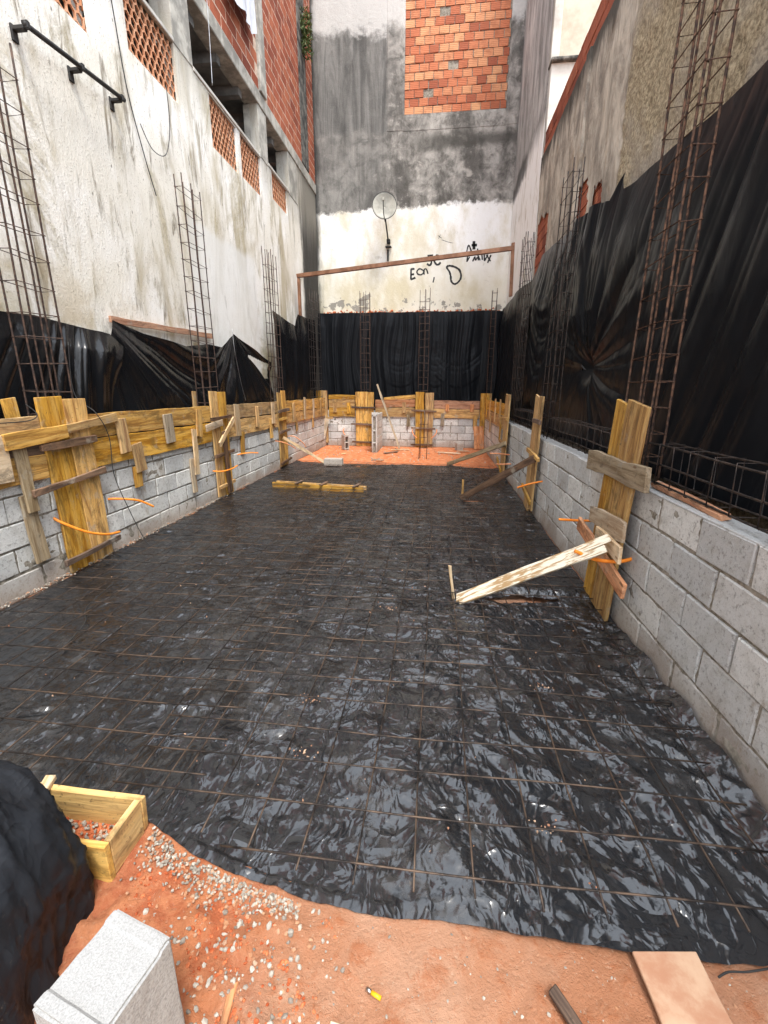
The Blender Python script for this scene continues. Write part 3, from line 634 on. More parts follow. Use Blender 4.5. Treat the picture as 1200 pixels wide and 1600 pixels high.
# ---------------------------------------------------------------- rebar cages
def stirrup_mesh(a, b, r=.0038):
    V, F = tube_data([(-a, -b, 0), (a, -b, 0), (a, b, .004), (-a, b, .004), (-a, -b, .006), (-a+.03, -b+.03, .006)], r, 5); return mesh(V, F, True)
cage_i = 0
def cage(x, y, z0, z1, lab, ax='Y', L=.36, Wd=.11, step=.2, mat='rust', nb=3, lean=(0, 0), group='upright column rebar cages', r=.0068):
    t = thing('rebar_cage', (x, y, z0), lab, 'rebar cage', group)
    a, b = (Wd/2, L/2) if ax == 'Y' else (L/2, Wd/2)
    H = z1-z0; bars = []
    for s in (-1, 1):
        for k in range(nb):
            f = -1+2*k/(nb-1) if nb > 1 else 0
            px, py = (s*a, f*b) if ax == 'Y' else (f*a, s*b)
            if nb >= 3 and 0 < k < nb-1: px += rnd.uniform(-.03, .03)*(ax != 'Y'); py += rnd.uniform(-.03, .03)*(ax == 'Y')
            hh = H*rnd.uniform(.975, 1.0); pts = []
            for q in range(9):
                w_ = q/8; pts.append((x+px+lean[0]*w_*H+.004*math.sin(q*1.3+k*2+s), y+py+lean[1]*w_*H+.004*math.sin(q+k+s*3), z0+hh*w_))
            tube('bar', pts, r, mat, t, 6)
    me = stirrup_mesh(a+r, b+r); z = .08+rnd.uniform(0, .05); me.materials.append(M[mat])
    while z < H-.12:
        o = bpy.data.objects.new('stirrup', me); col.objects.link(o); o.parent = t
        o.location = (lean[0]*z, lean[1]*z, z); o.rotation_euler = (rnd.uniform(-.05, .05), rnd.uniform(-.09, .09), rnd.uniform(-.02, .02)); z += step*rnd.uniform(.85, 1.12)
    return t
cage(-3.25, 3.54, .9, 4.10, 'rust brown column cage rising from the nearest left formwork box', L=.34, r=.0078, Wd=.12)
cage(-3.25, 6.24, .9, 4.16, 'brown column cage above the middle left formwork box against the white wall', L=.42, Wd=.10)
cage(-3.25, 9.10, .9, 4.12, 'tall thin column cage at the left where the second tarpaulin ends', L=.46, Wd=.10, nb=4)
cage(-3.28, 12.3, .9, 4.05, 'dark column cage in the far left corner beside the frame post', L=.7, Wd=.12, mat='steel', nb=4)
cage(-2.03, 12.93, .9, 4.14, 'column cage in front of the back tarpaulin, left of the free standing block pier', 'X', .26, .10, mat='rust', nb=3)
cage(-.42, 12.93, .9, 4.16, 'column cage in the middle of the back tarpaulin below the graffiti', 'X', .26, .10, mat='rust', nb=3)
cage(1.38, 12.93, .9, 4.13, 'slim column cage in the far right corner of the back wall', 'X', .12, .10, mat='rust', nb=2)
cage(1.42, 3.33, .9, 4.3, 'large rusty column cage at the right beside the big tarpaulin', L=.40, Wd=.11, mat='rust_red', r=.0078, step=.18)
cage(1.42, 6.02, .9, 4.02, 'six bar dark cage standing over the knotted part of the right tarpaulin', L=.42, Wd=.11, mat='steel')
cage(1.42, 8.65, .9, 4.12, 'farther dark cage on the right in front of the sagging tarpaulin fold', L=.5, Wd=.11, mat='steel', nb=4)
def beam_cage(y0, y1, x, lab):
    t = thing('beam_cage', (x, (y0+y1)/2, 1.02), lab, 'rebar cage', 'beam cages lying on the right block wall')
    for sx in (-.06, .06):
        for z in (1.05, 1.16, 1.275) if sx < 0 else (1.05, 1.28):
            n = int((y1-y0)/.3)+2
            tube('bar', [(x+sx+.004*math.sin(q*1.7+z*9), y0+(y1-y0)*q/n, z+.005*math.sin(q*1.1+sx*30)) for q in range(n+1)], .006, 'steel', t)
    V, F = tube_data([(-.066, 0, 1.043-1.02), (.066, 0, 1.043-1.02), (.066, .004, 1.287-1.02), (-.066, .004, 1.287-1.02), (-.066, .006, 1.043-1.02)], .0032, 5)
    me = mesh(V, F, True); me.materials.append(M['steel']); y = y0+.05
    while y < y1-.03:
        o = bpy.data.objects.new('stirrup', me); col.objects.link(o); o.parent = t; o.location = (0, y-(y0+y1)/2, 0); o.rotation_euler = (rnd.uniform(-.12, .12), 0, rnd.uniform(-.08, .08)); y += rnd.uniform(.16, .21)
beam_cage(.6, 3.02, 1.40, 'steel beam cage lying on the right wall, nearest the camera')
beam_cage(3.62, 5.62, 1.40, 'steel beam cage on the right wall between the two nearest posts')
beam_cage(6.3, 8.25, 1.40, 'steel beam cage on the right wall between the second and third posts')

# ---------------------------------------------------------------- formwork
def colform(lab, loc, boards, cleats, nrm):
    t = thing('column_formwork', loc, lab, 'formwork', 'wooden column formwork boxes')
    for p0, p1, w_, off in boards: plank('board', Vector(p0)+Vector(nrm)*off, Vector(p1)+Vector(nrm)*off, w_, .025, nrm, 'wood', t, .003)
    for c in cleats: plank('cleat', c[0], c[1], c[2], c[3], nrm, c[4], t)
    return t
NL, NR, NB = (1, 0, 0), (-1, 0, 0), (0, -1, 0)
colform('yellow board column box nearest on the left with an orange hose across it', (-3.12, 3.55, 0),
    [((-3.14, 3.69, .03), (-3.14, 3.655, 1.51), .25, 0), ((-3.145, 3.435, .03), (-3.145, 3.405, 1.53), .255, 0), ((-3.30, 3.28, .9), (-3.32, 3.25, 1.52), .12, -.03)],
    [((-3.10, 3.05, .80), (-3.10, 3.85, .86), .05, .03, 'wood_dark'), ((-3.10, 3.22, .155), (-3.10, 3.90, .17), .045, .03, 'wood_dark'), ((-3.10, 3.20, 1.14), (-3.10, 3.80, 1.155), .06, .03, 'wood_dark'), ((-3.105, 3.46, 1.26), (-3.105, 4.12, 1.33), .075, .022, 'wood'), ((-3.095, 2.90, 1.215), (-3.095, 3.48, 1.25), .115, .025, 'wood'), ((-3.11, 2.72, 1.10), (-3.11, 2.93, 1.10), .34, .022, 'wood_pale')], NL)
colform('yellow board column box in the middle of the left wall with crossed offcuts', (-3.12, 6.3, 0),
    [((-3.14, 6.42, .03), (-3.14, 6.42, 1.55), .23, 0), ((-3.145, 6.18, .05), (-3.145, 6.18, 1.56), .21, 0), ((-3.32, 6.0, .95), (-3.32, 6.0, 1.56), .1, 0)],
    [((-3.10, 5.98, 1.18), (-3.10, 6.60, 1.20), .045, .03, 'wood_dark'), ((-3.10, 6.0, .66), (-3.10, 6.6, .68), .045, .03, 'wood_dark'), ((-3.10, 6.05, .2), (-3.10, 6.55, .22), .05, .025, 'wood'),
     ((-3.08, 6.33, .08), (-3.08, 6.28, 1.0), .10, .03, 'wood_dark'), ((-3.09, 5.8, 1.08), (-3.09, 6.28, 1.12), .09, .022, 'wood_pale'), ((-3.07, 6.1, .82), (-3.07, 6.62, 1.16), .075, .022, 'wood_pale')], NL)
colform('narrow yellow column box third along the left with a white prop leaning on it', (-3.12, 9.0, 0),
    [((-3.14, 9.12, .05), (-3.14, 9.12, 1.56), .23, 0), ((-3.145, 8.89, .05), (-3.145, 8.89, 1.52), .21, 0)],
    [((-3.10, 8.7, 1.16), (-3.10, 9.35, 1.18), .06, .03, 'wood_dark'), ((-3.10, 8.7, .75), (-3.10, 9.35, .77), .05, .03, 'wood_dark'), ((-3.10, 8.7, .12), (-3.10, 9.35, .16), .05, .03, 'wood_dark'), ((-3.10, 8.72, 1.0), (-3.10, 9.2, 1.01), .05, .02, 'wood')], NL)
colform('yellow board column box in the far left corner', (-3.2, 12.72, 0),
    [((-3.38, 12.76, .1), (-3.38, 12.76, 1.55), .20, 0), ((-3.19, 12.78, .1), (-3.19, 12.78, 1.55), .18, 0)], [((-3.12, 12.74, .8), (-2.95, 12.74, .80), .05, .025, 'wood')], NB)
colform('wide mottled board column box on the back wall left of the block pier', (-2.05, 12.75, 0),
    [((-2.12, 12.76, .02), (-2.12, 12.76, 1.52), .34, 0), ((-1.86, 12.765, .02), (-1.86, 12.765, 1.51), .17, 0)],
    [((-2.4, 12.73, 1.1), (-1.72, 12.73, 1.09), .05, .03, 'wood_dark'), ((-2.42, 12.73, .64), (-1.75, 12.73, .62), .05, .03, 'wood_dark'), ((-2.4, 12.73, .14), (-1.78, 12.73, .12), .05, .03, 'wood_dark')], NB)
colform('wide board column box at the middle of the back wall with hoses on both sides', (-.36, 12.75, 0),
    [((-.47, 12.76, .0), (-.49, 12.76, 1.52), .24, 0), ((-.23, 12.765, .0), (-.22, 12.765, 1.50), .23, 0)],
    [((-.72, 12.73, 1.03), (-.02, 12.73, 1.0), .05, .03, 'wood_dark'), ((-.72, 12.73, .55), (-.04, 12.73, .53), .05, .03, 'wood_dark'), ((-.72, 12.73, .08), (-.1, 12.73, .08), .05, .03, 'wood_dark')], NB)
colform('bright yellow corner column board at the right end of the back wall', (1.3, 12.7, 0),
    [((1.28, 12.70, .1), (1.27, 12.70, 1.49), .24, 0), ((1.42, 12.72, .1), (1.42, 12.72, 1.49), .05, 0)], [], NB)
colform('tall yellow two board column box nearest on the right wall', (1.25, 3.2, 0),
    [((1.235, 3.16, .02), (1.235, 2.995, 1.52), .30, 0), ((1.242, 3.42, .03), (1.242, 3.25, 1.52), .20, 0)],
    [], NR)
colform('second yellow column box on the right wall with a prop against it', (1.25, 5.9, 0),
    [((1.235, 5.78, .1), (1.235, 5.68, 1.52), .17, 0), ((1.242, 6.08, .05), (1.242, 5.90, 1.52), .26, 0)],
    [((1.20, 5.5, 1.22), (1.20, 5.9, 1.23), .05, .03, 'wood_dark'), ((1.20, 5.4, .80), (1.20, 6.1, .84), .05, .03, 'wood'), ((1.19, 5.6, .22), (1.19, 6.2, .34), .06, .025, 'wood')], NR)
colform('third slim yellow column box far along the right wall', (1.25, 8.5, 0),
    [((1.235, 8.30, .1), (1.235, 8.2, 1.51), .18, 0), ((1.242, 8.58, .05), (1.242, 8.46, 1.51), .3, 0)],
    [((1.20, 8.0, 1.1), (1.20, 8.6, 1.1), .05, .03, 'wood'), ((1.20, 8.1, .62), (1.20, 8.8, .66), .05, .03, 'wood'), ((1.19, 8.3, .15), (1.19, 8.9, .3), .06, .025, 'wood')], NR)
# long edge boards
def edge_form(lab, loc, boards, cleats, nrm):
    t = thing('edge_formwork', loc, lab, 'formwork')
    for b in boards: plank('board', b[0], b[1], b[2], .025, nrm, b[3] if len(b) > 3 else 'wood', t, .004)
    for c in cleats: plank('cleat', c[0], c[1], c[2], .022, nrm, c[3], t)
B, Cc = [], []
for y0, y1 in ((1.9, 3.28),):
    B += [((-3.155, y0, .985), (-3.155, y1, .985), .20), ((-3.155, y0, 1.30), (-3.155, y1, 1.30), .17), ((-3.16, y0, 1.135), (-3.16, y1, 1.135), .10, 'wood_dark')]
B += [((-3.155, 3.80, 1.02), (-3.155, 6.05, 1.00), .26), ((-3.155, 3.80, 1.265), (-3.155, 6.05, 1.255), .215), ((-3.155, 6.56, 1.00), (-3.155, 8.76, .99), .25), ((-3.155, 6.56, 1.25), (-3.155, 8.76, 1.245), .215),
      ((-3.155, 9.26, .99), (-3.155, 12.66, .98), .22), ((-3.155, 9.26, 1.23), (-3.155, 12.66, 1.23), .24)]
for y, za, zb, w_, m in ((3.03, .66, 1.18, .10, 'wood_grey'), (3.05, .24, .80, .125, 'wood_grey'), (4.20, .97, 1.31, .145, 'wood'), (4.40, .74, 1.04, .16, 'wood'), (4.38, .58, .80, .12, 'wood'), (5.0, .98, 1.31, .17, 'wood_grey'),
                          (5.53, .50, 1.09, .10, 'wood_pale'), (5.47, .27, .72, .09, 'wood_pale'), (5.68, .98, 1.33, .13, 'wood'), (6.9, .87, 1.36, .17, 'wood_pale'), (7.05, .56, .92, .13, 'wood'), (7.65, .95, 1.30, .12, 'wood'),
                          (8.45, .95, 1.34, .15, 'wood_pale'), (8.35, .68, 1.05, .13, 'wood'), (9.75, .9, 1.3, .14, 'wood'), (10.0, .68, .98, .12, 'wood'), (10.6, .9, 1.4, .12, 'wood_pale'), (11.4, .88, 1.35, .12, 'wood_pale'), (11.35, .65, .95, .12, 'wood'), (12.1, .9, 1.32, .12, 'wood')):
    dx = 0 if (za > .85 or y in (3.03, 4.40, 5.53)) else -.018
    Cc.append(((-3.128+dx if za < .9 and y not in (3.03,) else -3.118, y+rnd.uniform(-.03, .03), za), (-3.128+dx if za < .9 and y not in (3.03,) else -3.118, y+rnd.uniform(-.03, .03), zb), w_, m))
edge_form('long two board yellow formwork along the top of the left block wall', (-3.15, 6, .9), B, Cc, NL)
edge_form('yellow formwork boards with small cleats across the top of the back block wall', (-.9, 12.82, .9),
    [((-3.08, 12.84, .96), (-2.32, 12.84, .96), .25), ((-3.08, 12.84, 1.2), (-2.32, 12.84, 1.2), .22), ((-3.08, 12.845, 1.38), (-2.32, 12.845, 1.37), .12), ((-1.74, 12.84, .97), (-.62, 12.84, .97), .25), ((-1.74, 12.84, 1.20), (-.62, 12.84, 1.22), .21, 'wood_red'), ((-1.5, 12.85, 1.32), (-.62, 12.85, 1.4), .1),
     ((-.10, 12.84, .95), (1.15, 12.84, .93), .24), ((-.10, 12.84, 1.19), (1.15, 12.84, 1.17), .22, 'wood_red')],
    [((x, 12.815, a), (x, 12.815, b), .10, m) for x, a, b, m in ((-2.9, .95, 1.2, 'wood'), (-2.5, .92, 1.22, 'wood'), (-.93, .95, 1.24, 'wood'), (-.8, .58, .9, 'wood_grey'), (.15, .6, .95, 'wood_grey'), (.27, 1.0, 1.2, 'wood_red'), (.95, 1.0, 1.2, 'wood_red'), (1.05, .5, .9, 'wood'))], NB)
edge_form('yellow formwork boards at the far end of the right block wall', (1.28, 10.8, .9),
    [((1.285, 8.78, .97), (1.285, 12.6, .97), .24), ((1.285, 8.78, 1.22), (1.285, 12.6, 1.22), .23)],
    [((1.262, y, a), (1.262, y, b), .11, 'wood') for y, a, b in ((9.3, .6, 1.05), (9.5, .95, 1.4), (10.3, .9, 1.4), (11.1, .6, 1.0), (11.3, .9, 1.4), (12.1, .9, 1.4))], NR)
# boards nailed across the nearest right column box: part of it
cf = [o for o in bpy.data.objects if o.get('label', '').startswith('tall yellow two board')][0]
plank('cleat', (1.205, 2.66, 1.10), (1.205, 3.68, 1.075), .14, .03, NR, 'wood_grey', cf, .008)['label'] = 'grey weathered crossboard'
plank('cleat', (1.205, 2.74, .37), (1.205, 3.74, .53), .11, .025, NR, 'wood_red', cf, .003)['label'] = 'reddish slanted crossboard'
plank('cleat', (1.18, 2.80, .74), (1.18, 3.42, .70), .13, .022, NR, 'wood_pale', cf, .008)
plank('cleat', (1.16, 2.76, .60), (1.16, 3.20, .62), .10, .022, NR, 'wood_pale', cf, .006)

# ---------------------------------------------------------------- props, stakes and loose timber
def single(o, lab, cat, group=None): return tag(o, lab, cat, group)
pr = thing('timber_prop', (.6, 3.05, 0), 'white peeling prop slanting from the sheet up to the nearest right column box', 'prop', 'slanting timber props')
plank('batten', (.20, 3.23, .03), (1.13, 2.88, .68), .06, .022, (-.4, -.6, .7), 'peel', pr, .003)
plank('batten', (.22, 3.19, .02), (1.10, 2.84, .62), .05, .022, (-.4, -.6, .7), 'peel', pr, .003)
single(plank('timber_prop', (.40, 6.62, .02), (1.19, 5.60, .79), .09, .03, (0, -.9, .35), 'wood_dark'), 'dark weathered prop leaning on the second column box of the right wall', 'prop', 'slanting timber props')
single(plank('timber_prop', (.25, 9.76, .02), (1.19, 7.95, .70), .08, .03, (0, -.9, .35), 'wood_grey'), 'grey prop leaning on the third column box of the right wall', 'prop', 'slanting timber props')
single(plank('timber_prop', (-2.28, 9.36, .02), (-3.09, 8.86, .64), .06, .03, (0, -.9, .35), 'wood_pale'), 'thin whitish prop at the left leaning on the third column box', 'prop', 'slanting timber props')
single(plank('stake', (.175, 3.27, 0), (.14, 3.30, .27), .028, .02, (0, -1, 0), 'wood_pale'), 'short thin wooden stake beside the foot of the white prop', 'stake')
single(plank('stake', (.42, 6.75, 0), (.42, 6.75, .28), .03, .02, (0, -1, 0), 'wood'), 'short stake beside the foot of the dark prop', 'stake')
single(plank('timber_pole', (-1.0, 12.3, .02), (-1.66, 12.6, 1.72), .05, .035, (0, -1, 0), 'wood_grey'), 'long grey pole leaning behind the free standing block pier', 'pole')
bd = thing('timber_beam_form', (-1.9, 6.95, 0), 'yellow timber piece with small battens lying on the black sheet', 'timber')
plank('board', (-2.70, 7.10, .045), (-1.12, 6.84, .045), .035, .09, (0, 0, 1), 'wood', bd); plank('board', (-2.68, 7.24, .045), (-1.10, 6.98, .045), .035, .08, (0, 0, 1), 'wood', bd)
for f in (.28, .55, .9): a = Vector((-2.70, 7.04, .105)).lerp(Vector((-1.12, 6.78, .105)), f); plank('batten', a, a+Vector((.05, .25, 0)), .05, .02, (0, 0, 1), 'wood_dark', bd)
single(plank('leaning_board', (-3.33, 12.45, .02), (-3.17, 12.66, .80), .26, .02, (.3, -1, .2), 'wood_pale'), 'pale board leaning in the far left corner', 'board')
single(plank('leaning_board', (1.17, 12.45, .02), (1.13, 12.62, .62), .27, .02, (0, -1, .2), 'wood_red'), 'orange tinted board leaning at the right end of the back wall', 'board')
single(plank('timber_strip', (1.37, 2.92, 1.035), (1.36, 2.18, 1.025), .05, .03, (-.3, 0, 1), 'wood_red'), 'brown timber strip lying under the nearest beam cage on the right wall', 'timber')
single(plank('ledger_board', (-3.61, 4.92, 2.33), (-3.61, 7.25, 2.40), .07, .03, (1, 0, 0), 'wood_red'), 'thin brown ledger fixed to the left wall above the second tarpaulin', 'board')
single(plank('plywood_sheet', (.715, 1.01, .012), (.735, .70, .012), .185, .012, (0, 0, 1), 'ply'), 'pinkish plywood offcut on the earth at the lower right corner', 'plywood')
single(plank('timber_stick', (.365, .885, .014), (.44, .77, .016), .022, .015, (0, 0, 1), 'wood_dark'), 'short dark stick on the earth near the lower edge', 'stick')
single(plank('timber_stick', (-.50, .79, .018), (-.49, .70, .022), .02, .012, (0, 0, 1), 'wood_red'), 'small reddish splinter of wood beside the white concrete block', 'stick')
single(plank('wood_offcut', (-.22, .735, .01), (-.02, .70, .01), .03, .014, (0, 0, 1), 'wood_pale'), 'pale offcut at the bottom edge in the middle', 'offcut')
for i, (x, y, l, a, m, lab) in enumerate(((-1.2, 11.9, .5, .2, 'wood_pale', 'pale plank on the red earth right of the block pier'), (.05, 11.6, .6, -.35, 'wood_pale', 'pale plank lying on the red earth in front of the middle column box'), (-2.35, 11.0, .12, .2, 'wood_pale', 'small pale chip on the red earth below the upright hollow block'), (-1.45, 10.2, .3, -.5, 'wood_grey', 'grey sliver of wood at the far edge of the sheet'), (.6, 11.9, .25, 0, 'wood_pale', 'short offcut on the red earth near the right corner'), (-1.3, 11.2, .5, .9, 'wood_dark', 'dark stick at the foot of the block pier'))):
    single(plank('wood_scrap', (x, y, .035), (x+l*math.cos(a), y+l*math.sin(a), .035), .08 if l > .2 else .05, .018, (0, 0, 1), m), lab, 'scrap', 'wood scraps on the far earth')
# wooden box form at the lower left
bx = thing('wooden_form_box', (-1.28, 1.1, 0), 'small yellow wooden frame box holding gravel and red earth at the lower left', 'form box')
plank('side_board', (-1.50, 1.195, .078), (-1.028, 1.195, .078), .15, .024, (0, -1, 0), 'wood_new', bx); plank('side_board', (-1.50, 1.012, .078), (-1.028, 1.012, .078), .15, .024, (0, -1, 0), 'wood_new', bx)
plank('end_board', (-1.041, 1.026, .0785), (-1.041, 1.181, .0785), .148, .024, (1, 0, 0), 'wood_new', bx)
single(plank('wood_offcut', (-1.42, 1.225, .166), (-1.40, 1.16, .166), .035, .02, (0, 0, 1), 'wood_pale'), 'whitish offcut lying across the back edge of the wooden box', 'offcut')

# ---------------------------------------------------------------- loose concrete blocks
def hollow_block(name, loc, rot, lab, size=(.39, .14, .19), mats=('block', 'block'), jag=.0, grooves=False):
    """two-cell hollow block, cells along local Z"""
    L, Wd, H = size; t_ = .026; V, F, R = [], [], []
    xs_ = [-L/2, -L/2+t_, -t_/2, t_/2, L/2-t_, L/2]; ys_ = [-Wd/2, -Wd/2+t_, Wd/2-t_, Wd/2]
    lst = [((0, -Wd/2+t_/2, 0), (L, t_, H)), ((0, Wd/2-t_/2, 0), (L, t_, H))]
    for x in (-L/2+t_/2+.012, 0, L/2-t_/2-.012): lst.append(((x, 0, 0), (t_, Wd-2*t_+.001, H-.001)))
    if grooves: lst.append(((0, 0, H/2-.012), (L-.02, Wd-2*t_+.002, .02)))
    me = box_mesh(lst, .004); set_rnd(me, [.8]*len(me.polygons))
    me.polygons.foreach_set('material_index', [0]*len(me.polygons))
    o = link(name, me, mats[0], None, loc); o.rotation_euler = rot
    return tag(o, lab, 'concrete block', 'loose concrete blocks')
hollow_block('concrete_block', (-2.16, 9.30, .10), (0, 0, .05), 'grey block lying flat at the far edge of the black sheet', (.39, .19, .14), grooves=True)
b_ = hollow_block('concrete_block', (-2.45, 12.0, .2), (0, math.pi/2, 0), 'hollow block standing on end on the red earth by the back wall')
n_ = Vector((.62, -.78, 0)); b_.rotation_euler = Matrix((Vector((0, 0, 1)), n_.cross(Vector((0, 0, 1))), n_)).transposed().to_euler()
hollow_block('concrete_block', (.62, 12.3, .1), (0, 0, .4), 'half block on the red earth at the foot of the back wall', (.19, .14, .19))
# near block: standing on end, top faces take their own tone
def near_block():
    me = bpy.data.meshes.new('nb'); bm = bmesh.new()
    L, Wd, H = .195, .175, .39
    # end face with a shallow rebate between two flanges
    prof = [(-L/2, 0), (-L/2+.03, 0), (-L/2+.036, -.006), (L/2-.036, -.006), (L/2-.03, 0), (L/2, 0)]
    vs = {}
    for j, y in enumerate((-Wd/2, Wd/2)):
        for i, (x, dz) in enumerate(prof): vs[i, j] = bm.verts.new((x, y, H/2+dz))
        vs['b0', j] = bm.verts.new((-L/2, y, -H/2)); vs['b1', j] = bm.verts.new((L/2, y, -H/2))
    for i in range(5): bm.faces.new((vs[i, 0], vs[i+1, 0], vs[i+1, 1], vs[i, 1]))
    for j in (0, 1): bm.faces.new([vs[i, j] for i in range(6)]+[vs['b1', j], vs['b0', j]])
    bm.faces.new((vs[5, 0], vs['b1', 0], vs['b1', 1], vs[5, 1])); bm.faces.new((vs[0, 0], vs[0, 1], vs['b0', 1], vs['b0', 0])); bm.faces.new((vs['b0', 0], vs['b0', 1], vs['b1', 1], vs['b1', 0]))
    bmesh.ops.recalc_face_normals(bm, faces=bm.faces[:]); bmesh.ops.bevel(bm, geom=[e for e in bm.edges if e.calc_face_angle(0) > 1], offset=.006, segments=2, affect='EDGES')
    bmesh.ops.triangulate(bm, faces=[f for f in bm.faces if len(f.verts) > 4])
    bmesh.ops.subdivide_edges(bm, edges=[e for e in bm.edges if e.calc_length() > .03], cuts=5, use_grid_fill=True)
    co = np.array([v.co for v in bm.verts]); d = .0016*fbm(co[:, 0]*40, co[:, 1]*40, co[:, 2]*40, 3)
    bm.normal_update()
    for v, q in zip(bm.verts, d): v.co += v.normal*q
    for f in bm.faces: f.material_index = 0 if f.normal.z > .6 else 1
    bm.to_mesh(me); bm.free(); set_rnd(me, [.7]*len(me.polygons)); return me
nb_ = link('concrete_block', near_block(), ['white', 'blk_side'], None, (-.672, .595, .195)); nb_.rotation_euler = (0, 0, math.radians(76))
tag(nb_, 'large pale concrete block standing on end at the lower left, nearest the camera', 'concrete block', 'loose concrete blocks')
# block pier in the middle of the far end
posP = lambda u, v: Vector((-1.52, u, v)); posP2 = lambda u, v: Vector((-1.66+.0, u, v))
pm = [(brick_mesh(11.55, 12.72, 0, .98, .40, .197, .011, posP, (1, 0, 0), .03, 0), 'block'), (box_mesh([((-1.585, 12.14, .485), (.11, 1.14, .96))]), 'mortar'),
      (brick_mesh(11.55, 12.72, 0, .98, .40, .197, .011, posP2, (-1, 0, 0), .03, 0), 'block'),
      (box_mesh([((-1.64, 11.55, .48), (.035, .04, .96)), ((-1.54, 11.55, .48), (.035, .04, .96)), ((-1.59, 11.56, .97), (.14, .06, .1)), ((-1.59, 11.55, .56), (.1, .03, .03)), ((-1.59, 11.55, .25), (.1, .03, .03))], .004), 'block')]
tag(join('block_pier', pm), 'narrow free standing grey block pier in the middle of the far end', 'block pier')

# ---------------------------------------------------------------- floor sheet
xs = np.concatenate([np.arange(-3.13, -1.6, .02), np.arange(-1.6, 1.285, .0105)])
tt = np.concatenate([np.linspace(0, .30, 260, endpoint=False), np.linspace(.30, 1, 330)])
Xg, Tg = np.meshgrid(xs, tt, indexing='ij')
yn = np.interp(Xg, [p[0] for p in near], [p[1] for p in near])+.006*fbm(Xg*5, 0*Xg, 3.)+.004*pn(Xg*22, 0*Xg, 1.)
yf = 9.62+.10*fbm(Xg*1.1, 0*Xg, 9.)+(-.30*np.clip((Xg-.3)/1.0, 0, 1))+.12*np.clip((-1.8-Xg)/1, 0, 1)
Yg = yn+(yf-yn)*Tg
def wr(x, y):
    wx = x+.10*fbm(x*2.1, y*2.1, 1., 2); wy = y+.10*fbm(x*2.1, y*2.1, 4., 2)
    A = lambda a_, b_, c_, p=3.: np.clip(1-1.9*np.abs(pn(a_, b_, c_)), 0, 1)**p      # sharp raised creases with flat film between
    m = np.clip(.6+1.2*fbm(x*.8, y*.8, 12., 2), .15, 1); side = np.clip((x+.5)/1.2, 0, 1)*np.clip((3.8-y)/1.5, 0, 1)
    big = .014*fbm(wx*1.5, wy*1.2, 7., 2)+.006*pn(wx*5, wy*5, 1.)
    u, v = wx*.83+wy*.55, -wx*.55+wy*.83                # u across, v along the creases on the near right
    d1 = A(u*5.0, v*1.3, 3., 2.)*1.0+A(u*10, v*3.0, 5.)*.45
    d2 = A(wx*2.2, wy*5.5, 6.)*.8+A(wx*4.5, wy*11., 9.)*.40
    d3 = A(wx*6+wy*4, wy*5-wx*3, 8.)*.6+A(wx*11, wy*10, 11.)*.28
    return big+m*(.028*d1*(.15+.85*side)+.011*d2*(1-.75*side)+.008*d3)
Zg = .002+wr(Xg, Yg)-.004; Zg = np.where(Zg > .034, .034+.3*(Zg-.034), Zg)
# heaps up against the right wall, tucks down at its edges, and is pulled open at the foot of the white prop
Zg += .10*np.clip((Xg-1.10)/.18, 0, 1)**1.6*(.6+.5*pn(Xg*3, Yg*5, 2.))*np.clip((4-Yg)/2, .35, 1)
Zg += .05*np.clip((-2.95-Xg)/.18, 0, 1)*(.5+.5*pn(Xg, Yg*3, 5.))
hem = np.clip(Tg/.02, 0, 1); Zg = Zg*(.35+.65*hem)+.004
lift = np.exp(-((Yg-3.43)/.09)**2)*np.clip((Xg-.38)/.3, 0, 1)*np.clip((1.3-Xg)/.25, 0, 1); Zg += .05*lift
uncov = (Xg > .36) & (Xg < 1.0) & (np.abs(Yg-3.26-.04*(Xg-.4)) < (.050*np.sin(np.clip((Xg-.36)/.64, 0, 1)*np.pi)+.010*pn(Xg*12, Xg*3, 3.)))
u2 = (Xg > .42) & (Xg < .72) & (np.abs(Yg-6.55) < .05)
Zg = np.maximum(Zg, ground_h(Xg, Yg)+.007)
keep = ~(uncov | u2)[:-1, :-1]
sheet = link('floor_sheet', grid_mesh(np.stack([Xg, Yg, Zg], -1), True, keep), 'poly'); tag(sheet, 'wrinkled black plastic sheet spread over the whole floor under the wire mesh', 'plastic sheet')
Zs = Zg
# welded wire mesh
def wire_mesh(x0, x1, y0, y1, z, lab, sk=0., step=.195):
    V, F = [], []
    def zz(x, y): return z+.004*math.sin(x*5+y*3)+.003*math.sin(y*11)
    def fy(x): return float(np.interp(x, [p[0] for p in near], [p[1] for p in near]))
    x = x0
    while x < x1+.001:
        a = max(y0, fy(x)+.02+rnd.uniform(0, .03)); n = int((y1-a)/.16); jx = rnd.uniform(-.006, .006); ph = rnd.uniform(0, 6)
        tube_data([(x+jx+.005*math.sin(ph+q*.5)+sk*(a+(y1-a)*q/n-y0), a+(y1-a)*q/n, zz(x, a+(y1-a)*q/n)) for q in range(n+1)], .0037, 5, V, F); x += step
    y = y0+.10
    while y < y1:
        xa, xb = x0-.06, x1+.06
        while xa < xb and fy(xa) > y-.02: xa += .05
        if xb-xa > .3:
            n = int((xb-xa)/.16); ph = rnd.uniform(0, 6); jy = rnd.uniform(-.006, .006)
            tube_data([(xa+(xb-xa)*q/n, y+jy+.006*math.sin(ph+q*.45)-sk*((xa+(xb-xa)*q/n)-x0), zz(xa+(xb-xa)*q/n, y)+.0055) for q in range(n+1)], .0037, 5, V, F)
        y += step
    tag(link('wire_mesh', mesh(V, F, True), 'mesh'), lab, 'wire mesh', 'welded wire mesh sheets on the floor')
wire_mesh(-1.19, 1.17, 1.02, 5.8, .064, 'rusty wire mesh sheet at the near right of the black plastic')
wire_mesh(-3.0, -.95, 1.28, 5.9, .067, 'rusty wire mesh sheet at the near left, overlapping its neighbour', -.004)
